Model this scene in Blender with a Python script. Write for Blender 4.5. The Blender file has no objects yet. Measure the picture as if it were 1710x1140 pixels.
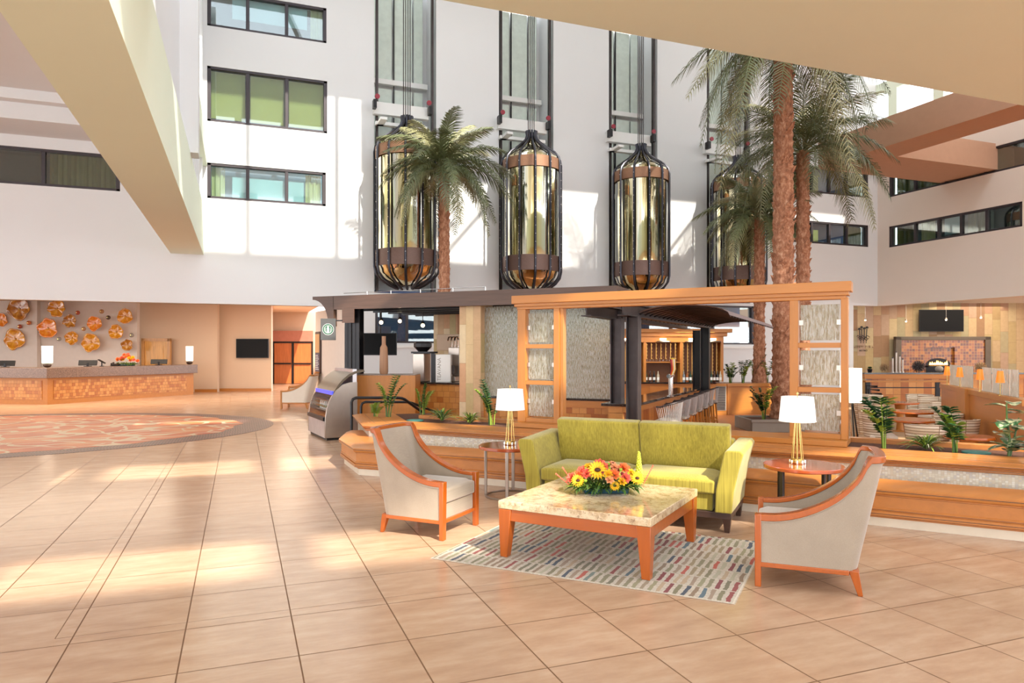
import bpy, bmesh, math, random
from mathutils import Vector, Matrix
R = random.Random(7)
S = bpy.context.scene
COL = S.collection
# ---------------------------------------------------------------- camera
F_PX, HOR, CX, EYE = 1190.0, 586.0, 855.0, 1.7
YAW = math.radians(20.92)
cam = bpy.data.objects.new('camera', bpy.data.cameras.new('camera'))
COL.objects.link(cam); S.camera = cam
cam.location = (0, 0, EYE); cam.rotation_euler = (math.pi/2, 0, -YAW)
cam.data.lens = 36.0*F_PX/1710; cam.data.sensor_width = 36
cam.data.shift_y = (HOR-570)/1710; cam.data.clip_end = 300
# ---------------------------------------------------------------- world, sun, exposure
w = bpy.data.worlds.new('world'); S.world = w; w.use_nodes = True
wn = w.node_tree.nodes; wl = w.node_tree.links
bgn = wn['Background']
tc = wn.new('ShaderNodeTexCoord'); sp = wn.new('ShaderNodeSeparateXYZ'); cr = wn.new('ShaderNodeValToRGB')
wl.new(tc.outputs['Generated'], sp.inputs[0]); wl.new(sp.outputs['Z'], cr.inputs[0])
cr.color_ramp.elements[0].position = 0.0; cr.color_ramp.elements[0].color = (.96, .98, 1.0, 1)
cr.color_ramp.elements[1].position = 0.45; cr.color_ramp.elements[1].color = (.56, .61, .68, 1)
wl.new(cr.outputs[0], bgn.inputs[0]); bgn.inputs[1].default_value = 2.4
sun = bpy.data.objects.new('sun', bpy.data.lights.new('sun', 'SUN')); COL.objects.link(sun)
SUN = Vector((-.20, .72, -.67)).normalized()
sun.rotation_euler = SUN.to_track_quat('-Z', 'Y').to_euler()
sun.data.energy = 4.0; sun.data.angle = math.radians(.8); sun.data.color = (1, .93, .80)
S.view_settings.view_transform = 'Standard'; S.view_settings.look = 'None'
S.view_settings.exposure = 1.08; S.view_settings.gamma = 1
S.cycles.max_bounces = 8; S.cycles.diffuse_bounces = 4; S.cycles.transparent_max_bounces = 12
S.cycles.sample_clamp_indirect = 6; S.cycles.use_denoising = True
def area(name, loc, sx, sy, power, col=(1, .85, .65), rot=(0, 0, 0)):
    l = bpy.data.objects.new(name, bpy.data.lights.new(name, 'AREA')); COL.objects.link(l)
    l.data.shape = 'RECTANGLE'; l.data.size = sx; l.data.size_y = sy; l.data.energy = power
    l.data.color = col; l.location = loc; l.rotation_euler = rot
    return l
# ---------------------------------------------------------------- placing helpers
CY, SY = math.cos(YAW), math.sin(YAW)
def FR(px, d):                     # point on the ground plan at depth d in the direction of px
    r = (px-CX)*d/F_PX
    return Vector((r*CY+d*SY, -r*SY+d*CY, 0))
def W(px, py, z=0.0):
    d = (EYE-z)*F_PX/(py-HOR); v = FR(px, d); v.z = z
    return v
def ZD(py, d): return EYE+(HOR-py)*d/F_PX
def V3(v, z): return Vector((v[0], v[1], z))
# ---------------------------------------------------------------- mesh builder
class MB:
    def __init__(s): s.v = []; s.f = []; s.M = None
    def add(s, vs, fs, M=None):
        n = len(s.v); M = M or s.M
        for p in vs:
            p = Vector(p); s.v.append(M @ p if M else p)
        s.f += [tuple(i+n for i in f) for f in fs]
        return s
    def box(s, x0, x1, y0, y1, z0, z1, M=None):
        return s.add([(x, y, z) for z in (z0, z1) for y in (y0, y1) for x in (x0, x1)],
                     [(0, 2, 3, 1), (4, 5, 7, 6), (0, 1, 5, 4), (2, 6, 7, 3), (0, 4, 6, 2), (1, 3, 7, 5)], M)
    def cb(s, c, d, M=None):
        return s.box(c[0]-d[0]/2, c[0]+d[0]/2, c[1]-d[1]/2, c[1]+d[1]/2, c[2]-d[2]/2, c[2]+d[2]/2, M)
    def taper(s, c0, d0, c1, d1):  # box between two rectangles
        vs = []
        for c, d in ((c0, d0), (c1, d1)):
            vs += [(c[0]-d[0]/2, c[1]-d[1]/2, c[2]), (c[0]+d[0]/2, c[1]-d[1]/2, c[2]),
                   (c[0]+d[0]/2, c[1]+d[1]/2, c[2]), (c[0]-d[0]/2, c[1]+d[1]/2, c[2])]
        return s.add(vs, [(3, 2, 1, 0), (4, 5, 6, 7), (0, 1, 5, 4), (1, 2, 6, 5), (2, 3, 7, 6), (3, 0, 4, 7)])
    def tube(s, pts, r, n=10, closed=False, caps=True, flat=1.0):
        pts = [Vector(p) for p in pts]; m = len(pts); base = len(s.v)
        rr = r if isinstance(r, (list, tuple)) else [r]*m
        up = None; vs = []
        for i, p in enumerate(pts):
            a = pts[(i-1) % m] if (closed or i > 0) else p
            b = pts[(i+1) % m] if (closed or i < m-1) else p
            t = (b-a).normalized()
            if up is None:
                up = Vector((0, 0, 1)) if abs(t.z) < .9 else Vector((1, 0, 0))
            x = t.cross(up)
            if x.length < 1e-5: x = t.orthogonal()
            x.normalize(); y = x.cross(t).normalized(); up = y
            for k in range(n):
                a_ = 2*math.pi*k/n
                vs.append(p+x*math.cos(a_)*rr[i]+y*math.sin(a_)*rr[i]*flat)
        fs = []
        for i in range(m if closed else m-1):
            j = (i+1) % m
            for k in range(n):
                l = (k+1) % n
                fs.append((i*n+k, i*n+l, j*n+l, j*n+k))
        if caps and not closed:
            fs.append(tuple(range(n-1, -1, -1))); fs.append(tuple((m-1)*n+k for k in range(n)))
        return s.add(vs, fs)
    def cyl(s, p0, p1, r0, r1=None, n=16): return s.tube([p0, p1], [r0, r1 if r1 is not None else r0], n)
    def lathe(s, prof, n=24, c=(0, 0), capb=True, capt=True, wob=None):
        vs = []; fs = []
        for i, (r, z) in enumerate(prof):
            for k in range(n):
                a = 2*math.pi*k/n
                q = wob(a, z, r) if wob else r
                vs.append((c[0]+q*math.cos(a), c[1]+q*math.sin(a), z))
        for i in range(len(prof)-1):
            for k in range(n):
                l = (k+1) % n
                fs.append((i*n+k, i*n+l, (i+1)*n+l, (i+1)*n+k))
        if capb: fs.append(tuple(range(n-1, -1, -1)))
        if capt: fs.append(tuple((len(prof)-1)*n+k for k in range(n)))
        return s.add(vs, fs)
    def prism(s, poly, z0, z1):
        n = len(poly)
        vs = [(p[0], p[1], z0) for p in poly]+[(p[0], p[1], z1) for p in poly]
        fs = [tuple(range(n-1, -1, -1)), tuple(range(n, 2*n))]
        fs += [(i, (i+1) % n, (i+1) % n+n, i+n) for i in range(n)]
        return s.add(vs, fs)
    def prismx(s, poly, x0, x1):   # polygon in y,z extruded along x
        n = len(poly)
        vs = [(x0, p[0], p[1]) for p in poly]+[(x1, p[0], p[1]) for p in poly]
        fs = [tuple(range(n)), tuple(range(2*n-1, n-1, -1))]
        fs += [(i, i+n, (i+1) % n+n, (i+1) % n) for i in range(n)]
        return s.add(vs, fs)
    def ball(s, c, r, n=12, m=8, sq=(1, 1, 1)):
        vs = [(c[0], c[1], c[2]-r*sq[2])]
        for j in range(1, m):
            t = math.pi*j/m
            for k in range(n):
                a = 2*math.pi*k/n
                vs.append((c[0]+r*sq[0]*math.sin(t)*math.cos(a), c[1]+r*sq[1]*math.sin(t)*math.sin(a), c[2]-r*sq[2]*math.cos(t)))
        vs.append((c[0], c[1], c[2]+r*sq[2])); e = len(vs)-1; fs = []
        for k in range(n):
            l = (k+1) % n
            fs.append((0, 1+l, 1+k)); fs.append((e, e-n+k, e-n+l))
            for j in range(m-2):
                fs.append((1+j*n+k, 1+j*n+l, 1+(j+1)*n+l, 1+(j+1)*n+k))
        return s.add(vs, fs)
    def sweep(s, path, prof, side=1):   # prof polygon (offset,z) swept along plan path, mitred
        P = [Vector((p[0], p[1])) for p in path]; m = len(P); n = len(prof); vs = []; fs = []
        for i in range(m):
            a = (P[i]-P[i-1]).normalized() if i > 0 else None
            b = (P[i+1]-P[i]).normalized() if i < m-1 else None
            na = Vector((-a.y, a.x)) if a else None; nb = Vector((-b.y, b.x)) if b else None
            if na is None: nn = nb
            elif nb is None: nn = na
            else:
                nn = (na+nb).normalized(); nn = nn/max(.3, nn.dot(na))
            nn = nn*side
            for o, z in prof: vs.append((P[i].x+nn.x*o, P[i].y+nn.y*o, z))
        for i in range(m-1):
            for k in range(n):
                l = (k+1) % n
                fs.append((i*n+k, (i+1)*n+k, (i+1)*n+l, i*n+l))
        fs.append(tuple(range(n))); fs.append(tuple((m-1)*n+k for k in range(n-1, -1, -1)))
        return s.add(vs, fs)
    def build(s, name, mat=None, parent=None, bevel=0, ang=35, seg=2, sub=0, loc=None, rot=None):
        me = bpy.data.meshes.new(name); me.from_pydata([tuple(v) for v in s.v], [], s.f); me.update()
        bm = bmesh.new(); bm.from_mesh(me); bmesh.ops.recalc_face_normals(bm, faces=bm.faces)
        lim = math.radians(ang)
        for f in bm.faces: f.smooth = True
        for e in bm.edges:
            if len(e.link_faces) == 2 and e.calc_face_angle(0) > lim: e.smooth = False
        bm.to_mesh(me); bm.free()
        o = bpy.data.objects.new(name, me); COL.objects.link(o)
        if mat: me.materials.append(mat)
        if parent: o.parent = parent
        if loc is not None: o.location = loc
        if rot is not None: o.rotation_euler = (0, 0, rot)
        if bevel:
            b = o.modifiers.new('b', 'BEVEL'); b.width = bevel; b.segments = seg; b.limit_method = 'ANGLE'
            b.harden_normals = False; b.angle_limit = math.radians(40)
        if sub:
            q = o.modifiers.new('s', 'SUBSURF'); q.levels = sub; q.render_levels = sub
        return o
def tag(o, label=None, cat=None, group=None, kind=None):
    if label: o['label'] = label
    if cat: o['category'] = cat
    if group: o['group'] = group
    if kind: o['kind'] = kind
    return o
def thing(name, label, cat, loc=(0, 0, 0), rot=0, group=None):
    o = bpy.data.objects.new(name, None); COL.objects.link(o)
    o.empty_display_size = .1; o.location = loc; o.rotation_euler = (0, 0, rot)
    return tag(o, label, cat, group)
def struct(o, label=None): return tag(o, label, kind='structure')
def dup(o, loc=None, rot=None, label=None, parent=None, scale=None):
    c = o.copy(); COL.objects.link(c)
    if parent: c.parent = parent
    for ch in list(o.children): dup(ch, parent=c)
    if loc is not None: c.location = loc
    if rot is not None: c.rotation_euler = (0, 0, rot)
    if label: c['label'] = label
    if scale: c.scale = (scale,)*3
    return c
# ---------------------------------------------------------------- materials
class NT:
    def __init__(s, name):
        s.m = bpy.data.materials.new(name); s.m.use_nodes = True
        s.t = s.m.node_tree; s.b = s.t.nodes['Principled BSDF']; s.out = s.t.nodes['Material Output']
    def n(s, typ, **k):
        x = s.t.nodes.new('ShaderNode'+typ)
        for a, b in k.items(): setattr(x, a, b)
        return x
    def l(s, a, b): s.t.links.new(a, b)
    def inp(s, sock, v):
        if hasattr(v, 'links') or hasattr(v, 'is_linked'): s.l(v, sock)
        else: sock.default_value = v
    def math(s, op, a, b=0.0, c=None):
        x = s.n('Math', operation=op); s.inp(x.inputs[0], a); s.inp(x.inputs[1], b)
        if c is not None: s.inp(x.inputs[2], c)
        return x.outputs[0]
    def coord(s, scale=(1, 1, 1), rot=(0, 0, 0), loc=(0, 0, 0), kind='Object'):
        a = s.n('TexCoord'); b = s.n('Mapping'); b.inputs['Scale'].default_value = scale
        b.inputs['Rotation'].default_value = rot; b.inputs['Location'].default_value = loc
        s.l(a.outputs[kind], b.inputs[0]); return b.outputs[0]
    def noise(s, vec, sc, det=3, rough=.5, out='Fac'):
        x = s.n('TexNoise'); s.l(vec, x.inputs['Vector']); x.inputs['Scale'].default_value = sc
        x.inputs['Detail'].default_value = det; x.inputs['Roughness'].default_value = rough
        return x.outputs[out]
    def ramp(s, fac, stops, interp='LINEAR'):
        x = s.n('ValToRGB'); s.l(fac, x.inputs[0]); x.color_ramp.interpolation = interp
        e = x.color_ramp.elements
        while len(e) < len(stops): e.new(.5)
        for i, (p, c) in enumerate(stops): e[i].position = p; e[i].color = (*c, 1) if len(c) == 3 else c
        return x.outputs[0]
    def mix(s, f, a, b, bl='MIX'):
        x = s.n('Mix', data_type='RGBA', blend_type=bl); s.inp(x.inputs[0], f)
        for q, v in ((6, a), (7, b)):
            if isinstance(v, tuple): x.inputs[q].default_value = (*v, 1)[:4]
            else: s.l(v, x.inputs[q])
        return x.outputs[2]
    def bump(s, h, st=.3, dist=.01):
        x = s.n('Bump'); s.l(h, x.inputs['Height']); x.inputs['Strength'].default_value = st
        x.inputs['Distance'].default_value = dist; s.l(x.outputs[0], s.b.inputs['Normal'])
    def col(s, v):
        if isinstance(v, tuple): s.b.inputs['Base Color'].default_value = (*v, 1)[:4]
        else: s.l(v, s.b.inputs['Base Color'])
    def set(s, rough=.5, metal=0, coat=0, emit=None, es=0, spec=.5, trans=0, alpha=1, sheen=0):
        i = s.b.inputs; s.inp(i['Roughness'], rough); i['Metallic'].default_value = metal
        i['Coat Weight'].default_value = coat; i['Specular IOR Level'].default_value = spec
        i['Transmission Weight'].default_value = trans; i['Alpha'].default_value = alpha
        i['Sheen Weight'].default_value = sheen; i['Coat Roughness'].default_value = .08
        if emit: i['Emission Color'].default_value = (*emit, 1); i['Emission Strength'].default_value = es
        return s.m
def c8(r, g, b):                   # sRGB bytes to linear
    f = lambda x: (x/255/12.92) if x/255 <= .04045 else ((x/255+.055)/1.055)**2.4
    return (f(r), f(g), f(b))
def plain(name, col, rough=.5, metal=0, coat=0, var=.06, sc=6, bump=0, **k):
    t = NT(name); v = t.coord(); n = t.noise(v, sc, 4)
    a = tuple(x*(1-var) for x in col); b = tuple(min(1, x*(1+var)) for x in col)
    t.col(t.ramp(n, [(.3, a), (.7, b)]))
    if bump: t.bump(t.noise(v, sc*8, 3), bump, .004)
    return t.set(rough, metal, coat, **k)
def wood(name, col, rough=.35, axis=0, coat=.2, var=.22, sc=1.0):
    t = NT(name); s = [14*sc]*3; s[axis] = 1.0*sc
    v = t.coord(tuple(s)); n = t.noise(v, 1.6, 5, .6)
    a = tuple(x*(1-var) for x in col); b = tuple(min(1, x*(1+var)) for x in col)
    t.col(t.ramp(n, [(.25, a), (.5, col), (.75, b)])); t.bump(n, .05, .003)
    return t.set(rough, 0, coat)
M = {}
M['wall'] = plain('white_plaster', c8(228, 229, 230), .85, var=.012, sc=.6)
M['cream'] = plain('bounce_warmed_plaster', c8(232, 220, 208), .85, var=.012, sc=.6)  # wall plaster tinted warm to stand for light bounced off the floor
M['beam'] = plain('tan_plaster', c8(236, 246, 226), .85, var=.012, sc=.5)
M['brownbeam'] = plain('brown_painted_beam', c8(196, 152, 124), .8, var=.02)
M['beige'] = plain('beige_wall', c8(214, 188, 162), .8, var=.015, sc=.8)
M['artwall'] = plain('pale_grey_plaster', c8(222, 212, 204), .8, var=.02)
M['frame'] = plain('dark_window_frame', c8(62, 56, 60), .4, .3)
M['steel'] = plain('dark_steel', c8(70, 62, 62), .42, .6, var=.25, sc=3)
M['black'] = plain('black_metal', c8(30, 28, 30), .35, .4)
M['chrome'] = plain('chrome', (.8, .8, .8), .12, 1, var=.01)
M['silver'] = plain('brushed_steel', c8(176, 164, 154), .3, .9, var=.05)
M['brass'] = plain('brass', c8(206, 176, 110), .22, 1, var=.03)
M['cherry'] = wood('cherry_wood', c8(176, 86, 22), .25, 0, .5, .12)
M['cherryz'] = wood('cherry_wood_upright', c8(176, 86, 22), .25, 2, .5, .12)
M['maple'] = wood('honey_maple', c8(184, 118, 48), .42, 0, .08, .09)
M['maplez'] = wood('honey_maple_upright', c8(184, 118, 48), .42, 2, .08, .09)
M['benchwood'] = wood('bench_wood', c8(190, 120, 56), .42, 0, .1, .10, .6)
M['redwood'] = wood('reddish_table_wood', c8(176, 80, 40), .15, 0, .8, .15)
M['darkwood'] = wood('dark_walnut', c8(66, 44, 34), .35, 0, .2, .2)
M['canopy'] = wood('canopy_dark_wood', c8(88, 62, 48), .5, 0, .1, .25)
M['screenblk'] = plain('black_screen', c8(10, 10, 12), .45, 0, 0, var=.02, spec=.15)
M['soil'] = plain('soil', c8(92, 56, 38), .95, var=.4, sc=30, bump=.6)
M['whiteshade'] = plain('white_lamp_shade', c8(238, 238, 242), .8, var=.01, emit=(1, 1, 1), es=.12)
M['litshade'] = plain('lit_lamp_shade', c8(250, 240, 225), .8, var=.01, emit=(1, .86, .66), es=.9)
M['amber'] = plain('amber_shade', c8(232, 120, 30), .3, var=.1, emit=(1, .22, .02), es=.35)
M['white'] = plain('white_paint', c8(240, 240, 238), .5, var=.01)
M['grey'] = plain('grey_paint', c8(150, 142, 132), .5, var=.03)
M['granite'] = None
def granite(name, a, b, c, sc=60, rough=.15, coat=.5):
    t = NT(name); v = t.coord()
    n = t.noise(v, sc, 6, .7); col = t.ramp(n, [(.32, a), (.5, b), (.68, c)])
    t.col(col); return t.set(rough, 0, coat)
M['granite'] = granite('brown_granite', c8(60, 44, 36), c8(112, 86, 70), c8(150, 120, 100), 40, .3, .2)
M['blackstone'] = granite('black_granite', c8(14, 14, 16), c8(30, 30, 32), c8(90, 84, 78), 60, .08, .8)
def marble():
    t = NT('mottled_beige_marble'); v = t.coord()
    n = t.noise(v, 9, 8, .72); n2 = t.noise(v, 28, 5, .7)
    c1 = t.ramp(n, [(.3, c8(142, 108, 78)), (.42, c8(202, 172, 132)), (.55, c8(230, 208, 172)), (.72, c8(208, 170, 122))])
    c2 = t.ramp(n2, [(.36, c8(140, 112, 88)), (.46, c8(255, 255, 255))])
    t.col(t.mix(.6, c1, c2, 'MULTIPLY')); return t.set(.14, 0, .6)
M['marble'] = marble()
# ------ polished travertine floor tiles
def floor_mat():
    t = NT('travertine_tiles'); tcn = t.n('TexCoord'); s = t.n('SeparateXYZ'); t.l(tcn.outputs['Object'], s.inputs[0])
    X, Y = s.outputs[0], s.outputs[1]
    u = t.math('DIVIDE', t.math('SUBTRACT', X, 3.40), .618); v = t.math('DIVIDE', t.math('SUBTRACT', Y, 3.505), .6365)
    du = t.math('MULTIPLY', t.math('PINGPONG', u, .5), .618); dv = t.math('MULTIPLY', t.math('PINGPONG', v, .5), .6365)
    g = t.math('MINIMUM', du, dv)
    e1 = t.math('MAXIMUM', t.math('ABSOLUTE', t.math('SUBTRACT', Y, 4.90)), t.math('MULTIPLY', t.math('LESS_THAN', X, -1.02), 9))
    e2 = t.math('MAXIMUM', t.math('ABSOLUTE', t.math('SUBTRACT', X, -1.02)), t.math('MULTIPLY', t.math('LESS_THAN', Y, 4.90), 9))
    g2 = t.math('MINIMUM', e1, e2)
    grout = t.math('MAXIMUM', t.math('LESS_THAN', g, .0042), t.math('LESS_THAN', g2, .0028))
    cu = t.math('FLOOR', u); cv = t.math('FLOOR', v)
    cb = t.n('CombineXYZ'); t.l(cu, cb.inputs[0]); t.l(cv, cb.inputs[1])
    wnz = t.n('TexWhiteNoise'); t.l(cb.outputs[0], wnz.inputs['Vector'])
    vec = t.coord((1, 3.2, 1)); n = t.noise(vec, 2.2, 8, .66); vec2 = t.coord((2, 9, 1)); n2 = t.noise(vec2, 4, 6, .7)
    a = t.ramp(n, [(.28, c8(188, 150, 122)), (.5, c8(201, 166, 136)), (.72, c8(212, 182, 154))])
    tone = t.ramp(wnz.outputs['Value'], [(0, (.90, .88, .86)), (1, (1, 1, 1))])
    a = t.mix(1, a, tone, 'MULTIPLY')
    pits = t.ramp(n2, [(.27, (.72, .62, .52)), (.34, (1, 1, 1))]); a = t.mix(.6, a, pits, 'MULTIPLY')
    t.col(t.mix(grout, a, c8(118, 82, 52)))
    r = t.math('ADD', t.math('MULTIPLY', grout, .4), t.math('ADD', .17, t.math('MULTIPLY', n, .1)))
    t.bump(t.math('SUBTRACT', 1, grout), .15, .002)
    return t.set(r, 0, 0, spec=.5)
M['floor'] = floor_mat()
def brick(name, cols, w, h, grout, gcol, rough=.5, offs=0.0, axes='XZ', coat=0, bump=.4, off=True, gs=.01):
    """tiles of varied colour laid on a vertical or flat face"""
    t = NT(name); tcn = t.n('TexCoord'); s = t.n('SeparateXYZ'); t.l(tcn.outputs['Object'], s.inputs[0])
    U = s.outputs['XYZ'.index(axes[0])]; Vv = s.outputs['XYZ'.index(axes[1])]
    v = t.math('DIVIDE', Vv, h); rowi = t.math('FLOOR', v)
    c0 = t.n('CombineXYZ'); t.l(rowi, c0.inputs[0]); wn0 = t.n('TexWhiteNoise'); t.l(c0.outputs[0], wn0.inputs['Vector'])
    u = t.math('DIVIDE', U, w)
    if offs: u = t.math('ADD', u, t.math('MULTIPLY', wn0.outputs['Value'], offs))
    c1 = t.n('CombineXYZ'); t.l(t.math('FLOOR', u), c1.inputs[0]); t.l(rowi, c1.inputs[1])
    wn1 = t.n('TexWhiteNoise'); t.l(c1.outputs[0], wn1.inputs['Vector'])
    du = t.math('MULTIPLY', t.math('PINGPONG', u, .5), w); dv = t.math('MULTIPLY', t.math('PINGPONG', v, .5), h)
    g = t.math('LESS_THAN', t.math('MINIMUM', du, dv), grout/2)
    st = [(i/len(cols), c) for i, c in enumerate(cols)]
    a = t.ramp(wn1.outputs['Value'], st, 'CONSTANT')
    nn = t.noise(t.coord(), 7, 6, .65); a = t.mix(.35, a, t.ramp(nn, [(.3, (.62, .58, .5)), (.7, (1, 1, 1))]), 'MULTIPLY')
    t.col(t.mix(g, a, gcol))
    t.bump(t.math('SUBTRACT', wn1.outputs['Value'], g), bump, gs)
    return t.set(rough, 0, coat)
WC = [c8(202, 138, 66), c8(188, 118, 50), c8(212, 150, 78), c8(176, 104, 42), c8(206, 142, 70), c8(194, 128, 58)]
M['blocks'] = brick('wood_block_mosaic', WC, .15, .12, .006, c8(150, 88, 44), .4, .9, 'XZ', .2, .8)
M['blocksfine'] = brick('wood_blocks_small', WC, .11, .11, .006, c8(150, 88, 44), .4, .9, 'XZ', .2, .8)
M['mosaic'] = brick('pale_glass_mosaic', [c8(230, 224, 206), c8(218, 210, 192), c8(238, 234, 222), c8(224, 212, 190), c8(212, 206, 198)], .017, .020, .002, c8(206, 194, 170), .2, 0, 'XZ', .4, .3, gs=.002)
SC = [c8(184, 162, 116), c8(168, 142, 100), c8(192, 166, 128), c8(176, 140, 112), c8(172, 160, 126), c8(158, 124, 92), c8(198, 178, 138), c8(182, 154, 130)]
M['stone'] = brick('sandstone_slabs', SC, .9, .34, .008, c8(140, 116, 84), .7, .8, 'ZX', 0, .5)
M['stonecol'] = brick('sandstone_column', [c8(224, 196, 150), c8(212, 176, 136), c8(232, 210, 172), c8(204, 182, 132), c8(218, 170, 130)], .8, .17, .004, c8(170, 140, 100), .6, .8, 'ZX', 0, .4)
M['firetile'] = brick('amber_glazed_tiles', [c8(158, 84, 18), c8(120, 52, 12), c8(176, 104, 26), c8(140, 68, 14), c8(104, 42, 10)], .12, .12, .012, c8(190, 146, 80), .2, 0, 'XZ', .2, .3)
M['herring'] = wood('parquet', c8(196, 128, 80), .4, 0, .2, .15, 2)
M['carpetb'] = plain('taupe_carpet', c8(176, 142, 108), .95, var=.12, sc=3)
def rainglass():
    t = NT('rain_glass'); v = t.coord((1, 1, .16)); n = t.noise(v, 70, 3, .7); t.bump(n, 1.0, .02)
    t.col(t.ramp(n, [(.38, c8(190, 184, 160)), (.5, c8(224, 222, 206)), (.6, c8(252, 254, 250))])); t.set(.10, 0, 0, trans=.72); t.b.inputs['IOR'].default_value = 1.2
    return t.m
M['rain'] = rainglass()
def clearglass(name, tint=(1, 1, 1), refl=.12):
    t = NT(name); g = t.n('BsdfGlossy'); g.inputs['Roughness'].default_value = .02
    tr = t.n('BsdfTransparent'); tr.inputs[0].default_value = (*tint, 1); mx = t.n('MixShader')
    lw = t.n('LayerWeight'); lw.inputs[0].default_value = .35
    f = t.math('ADD', refl, t.math('MULTIPLY', lw.outputs['Facing'], .5))
    t.l(f, mx.inputs[0]); t.l(tr.outputs[0], mx.inputs[1]); t.l(g.outputs[0], mx.inputs[2])
    t.l(mx.outputs[0], t.out.inputs['Surface']); return t.m
M['pane'] = clearglass('window_glass', (.80, .9, .88), .12)
M['clear'] = clearglass('clear_glass', (.96, .98, .98), .05)
def eleglass():
    t = NT('gold_glass_reflection_streaks'); v = t.coord((1, 1, .03)); n = t.noise(v, 2.2, 3, .6)
    t.col(t.ramp(n, [(.32, c8(176, 158, 108)), (.48, c8(226, 214, 172)), (.62, c8(232, 236, 232))]))  # vertical streaks in the gold colour stand for reflections
    t.bump(n, .6, .05); return t.set(.05, 1)
M['ele'] = eleglass()
M['ribsteel'] = plain('dark_blue_grey_steel', c8(66, 66, 74), .35, .7, var=.1)
M['bronze'] = plain('bronze_mesh_band', c8(150, 112, 88), .45, .5, var=.12, sc=40)
M['bronzelo'] = plain('dark_bronze_band', c8(112, 88, 80), .45, .5, var=.12, sc=40)
def stripes(name, a, b, sc, axis=2, rough=.8, sheen=.3):
    t = NT(name); s = [60*sc]*3; s[axis] = 1.2
    n = t.noise(t.coord(tuple(s)), 1.5, 3, .6); n2 = t.noise(t.coord(), 4, 2)
    t.col(t.mix(.35, t.ramp(n, [(.3, a), (.7, b)]), t.ramp(n2, [(.3, a), (.7, b)])))
    t.bump(n, .2, .002); return t.set(rough, 0, 0, sheen=sheen)
M['green'] = stripes('lime_green_fabric', c8(130, 116, 30), c8(192, 174, 66), 1)
M['silverfab'] = stripes('pewter_fabric', c8(148, 132, 114), c8(178, 162, 142), 4, 0, .5, .5)
M['creamfab'] = stripes('cream_fabric', c8(226, 210, 190), c8(242, 230, 214), 3, 0, .6, .3)
# ---------------------------------------------------------------- frames
U = Vector((.660, -.751, 0)); N = Vector((.751, .660, 0)); AU = math.atan2(-.751, .660)
AV = -YAW                             # facing the camera
def LM(loc, rot): return Matrix.Translation(Vector(loc)) @ Matrix.Rotation(rot, 4, 'Z')
def frame_between(a, b):
    d = (Vector(b)-Vector(a)); return Vector((a[0], a[1], 0)), math.atan2(d.y, d.x), math.hypot(d.x, d.y)
# ================================================================ THE SETTING
FL = -.30                             # floor of the bar and restaurant, two steps down
Gp = [(1.9, 12.8), (1.78, 10.92), (3.12, 9.33), (4.7, 7.55), (6.43, 5.51), (7.10, 4.68), (9.2, 2.0), (12, -1.6)]
Fp = [(1.66, 11.9), (1.42, 11.0), (1.47, 9.87), (2.9, 8.52), (4.45, 6.80), (5.87, 5.03), (6.49, 4.28), (8.6, 1.6), (11.4, -2.0)]
def offs(path, o):
    mb = MB(); mb.sweep(path, [(o, 0), (o, 1)]); return [(mb.v[i].x, mb.v[i].y) for i in range(0, len(path)*2, 2)]
f = MB()
poly = [(-40, -14), (40, -14), (12.6, -1.2)]+[p for p in reversed(offs(Gp, .3)[:-1])]+[(2.25, 15.5), (3.3, 15.5), (3.3, 48), (-40, 48)]
f.prism(poly, -.12, 0); fl = f.build('floor', M['floor']); struct(fl)
f = MB(); f.box(1.5, 44, -14, 46, FL-.12, FL); struct(f.build('floor', M['herring']))
f = MB(); f.prism([tuple(FR(1395, 9)[:2]), tuple(FR(1800, 7)[:2]), tuple(FR(1800, 36)[:2]), tuple(FR(1405, 36)[:2]), tuple(FR(1400, 19)[:2])], FL+.001, FL+.02)
struct(f.build('floor', M['carpetb']))
# facade at Y=22 with openings --------------------------------------------------------
YF = 22.0
def wall_grid(mb, xs, zs, holes, put):
    for i in range(len(xs)-1):
        for j in range(len(zs)-1):
            cx = (xs[i]+xs[i+1])/2; cz = (zs[j]+zs[j+1])/2
            if any(a < cx < b and c < cz < d for a, b, c, d in holes): continue
            put(mb, xs[i], xs[i+1], zs[j], zs[j+1])
SH = [(4.85+4.08*k-.98, 4.85+4.08*k+.98) for k in range(4)]
WINS = [(-.86, 2.42, 6.05, 7.06), (-.86, 2.46, 8.24, 9.81), (-.86, 2.44, 10.95, 12.0),
        (-7.4, -3.05, 6.06, 7.04), (-2.62, -1.2, 6.06, 7.04),
        (18.9, 24.0, 5.95, 6.83), (18.9, 24.0, 7.95, 9.0)]
LOW = [(3.9, 6.9, 1.95, 3.4), (7.6, 12.1, 1.95, 3.4), (12.8, 18.25, 1.95, 3.4)]
holes = list(WINS)+list(LOW)+[(a, b, 3.5, 15) for a, b in SH]+[(-30, 3.35, -1, 3.05), (23.2, 30, -1, 3.55)]
xs = sorted({-30, 3.35, 23.2, 24.5, *[v for h in holes[:-2] for v in h[:2]]})
zs = sorted({FL, 3.05, 3.5, 3.55, 15, *[v for h in holes[:-2] for v in h[2:]]})
mb = MB(); wall_grid(mb, xs, zs, holes, lambda m, a, b, c, d: m.box(a, b, YF, YF+.35, c, d))
struct(mb.build('wall_back', M['wall']))
# shaft recesses
mb = MB()
for a, b in SH:
    mb.box(a-.05, b+.05, YF+1.25, YF+1.35, 3.5, 15); mb.box(a-.1, a, YF+.35, YF+1.3, 3.5, 15); mb.box(b, b+.1, YF+.35, YF+1.3, 3.5, 15)
    mb.box(a-.1, b+.1, YF+.35, YF+1.3, 3.4, 3.5)
struct(mb.build('wall_back', M['wall']))
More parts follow.
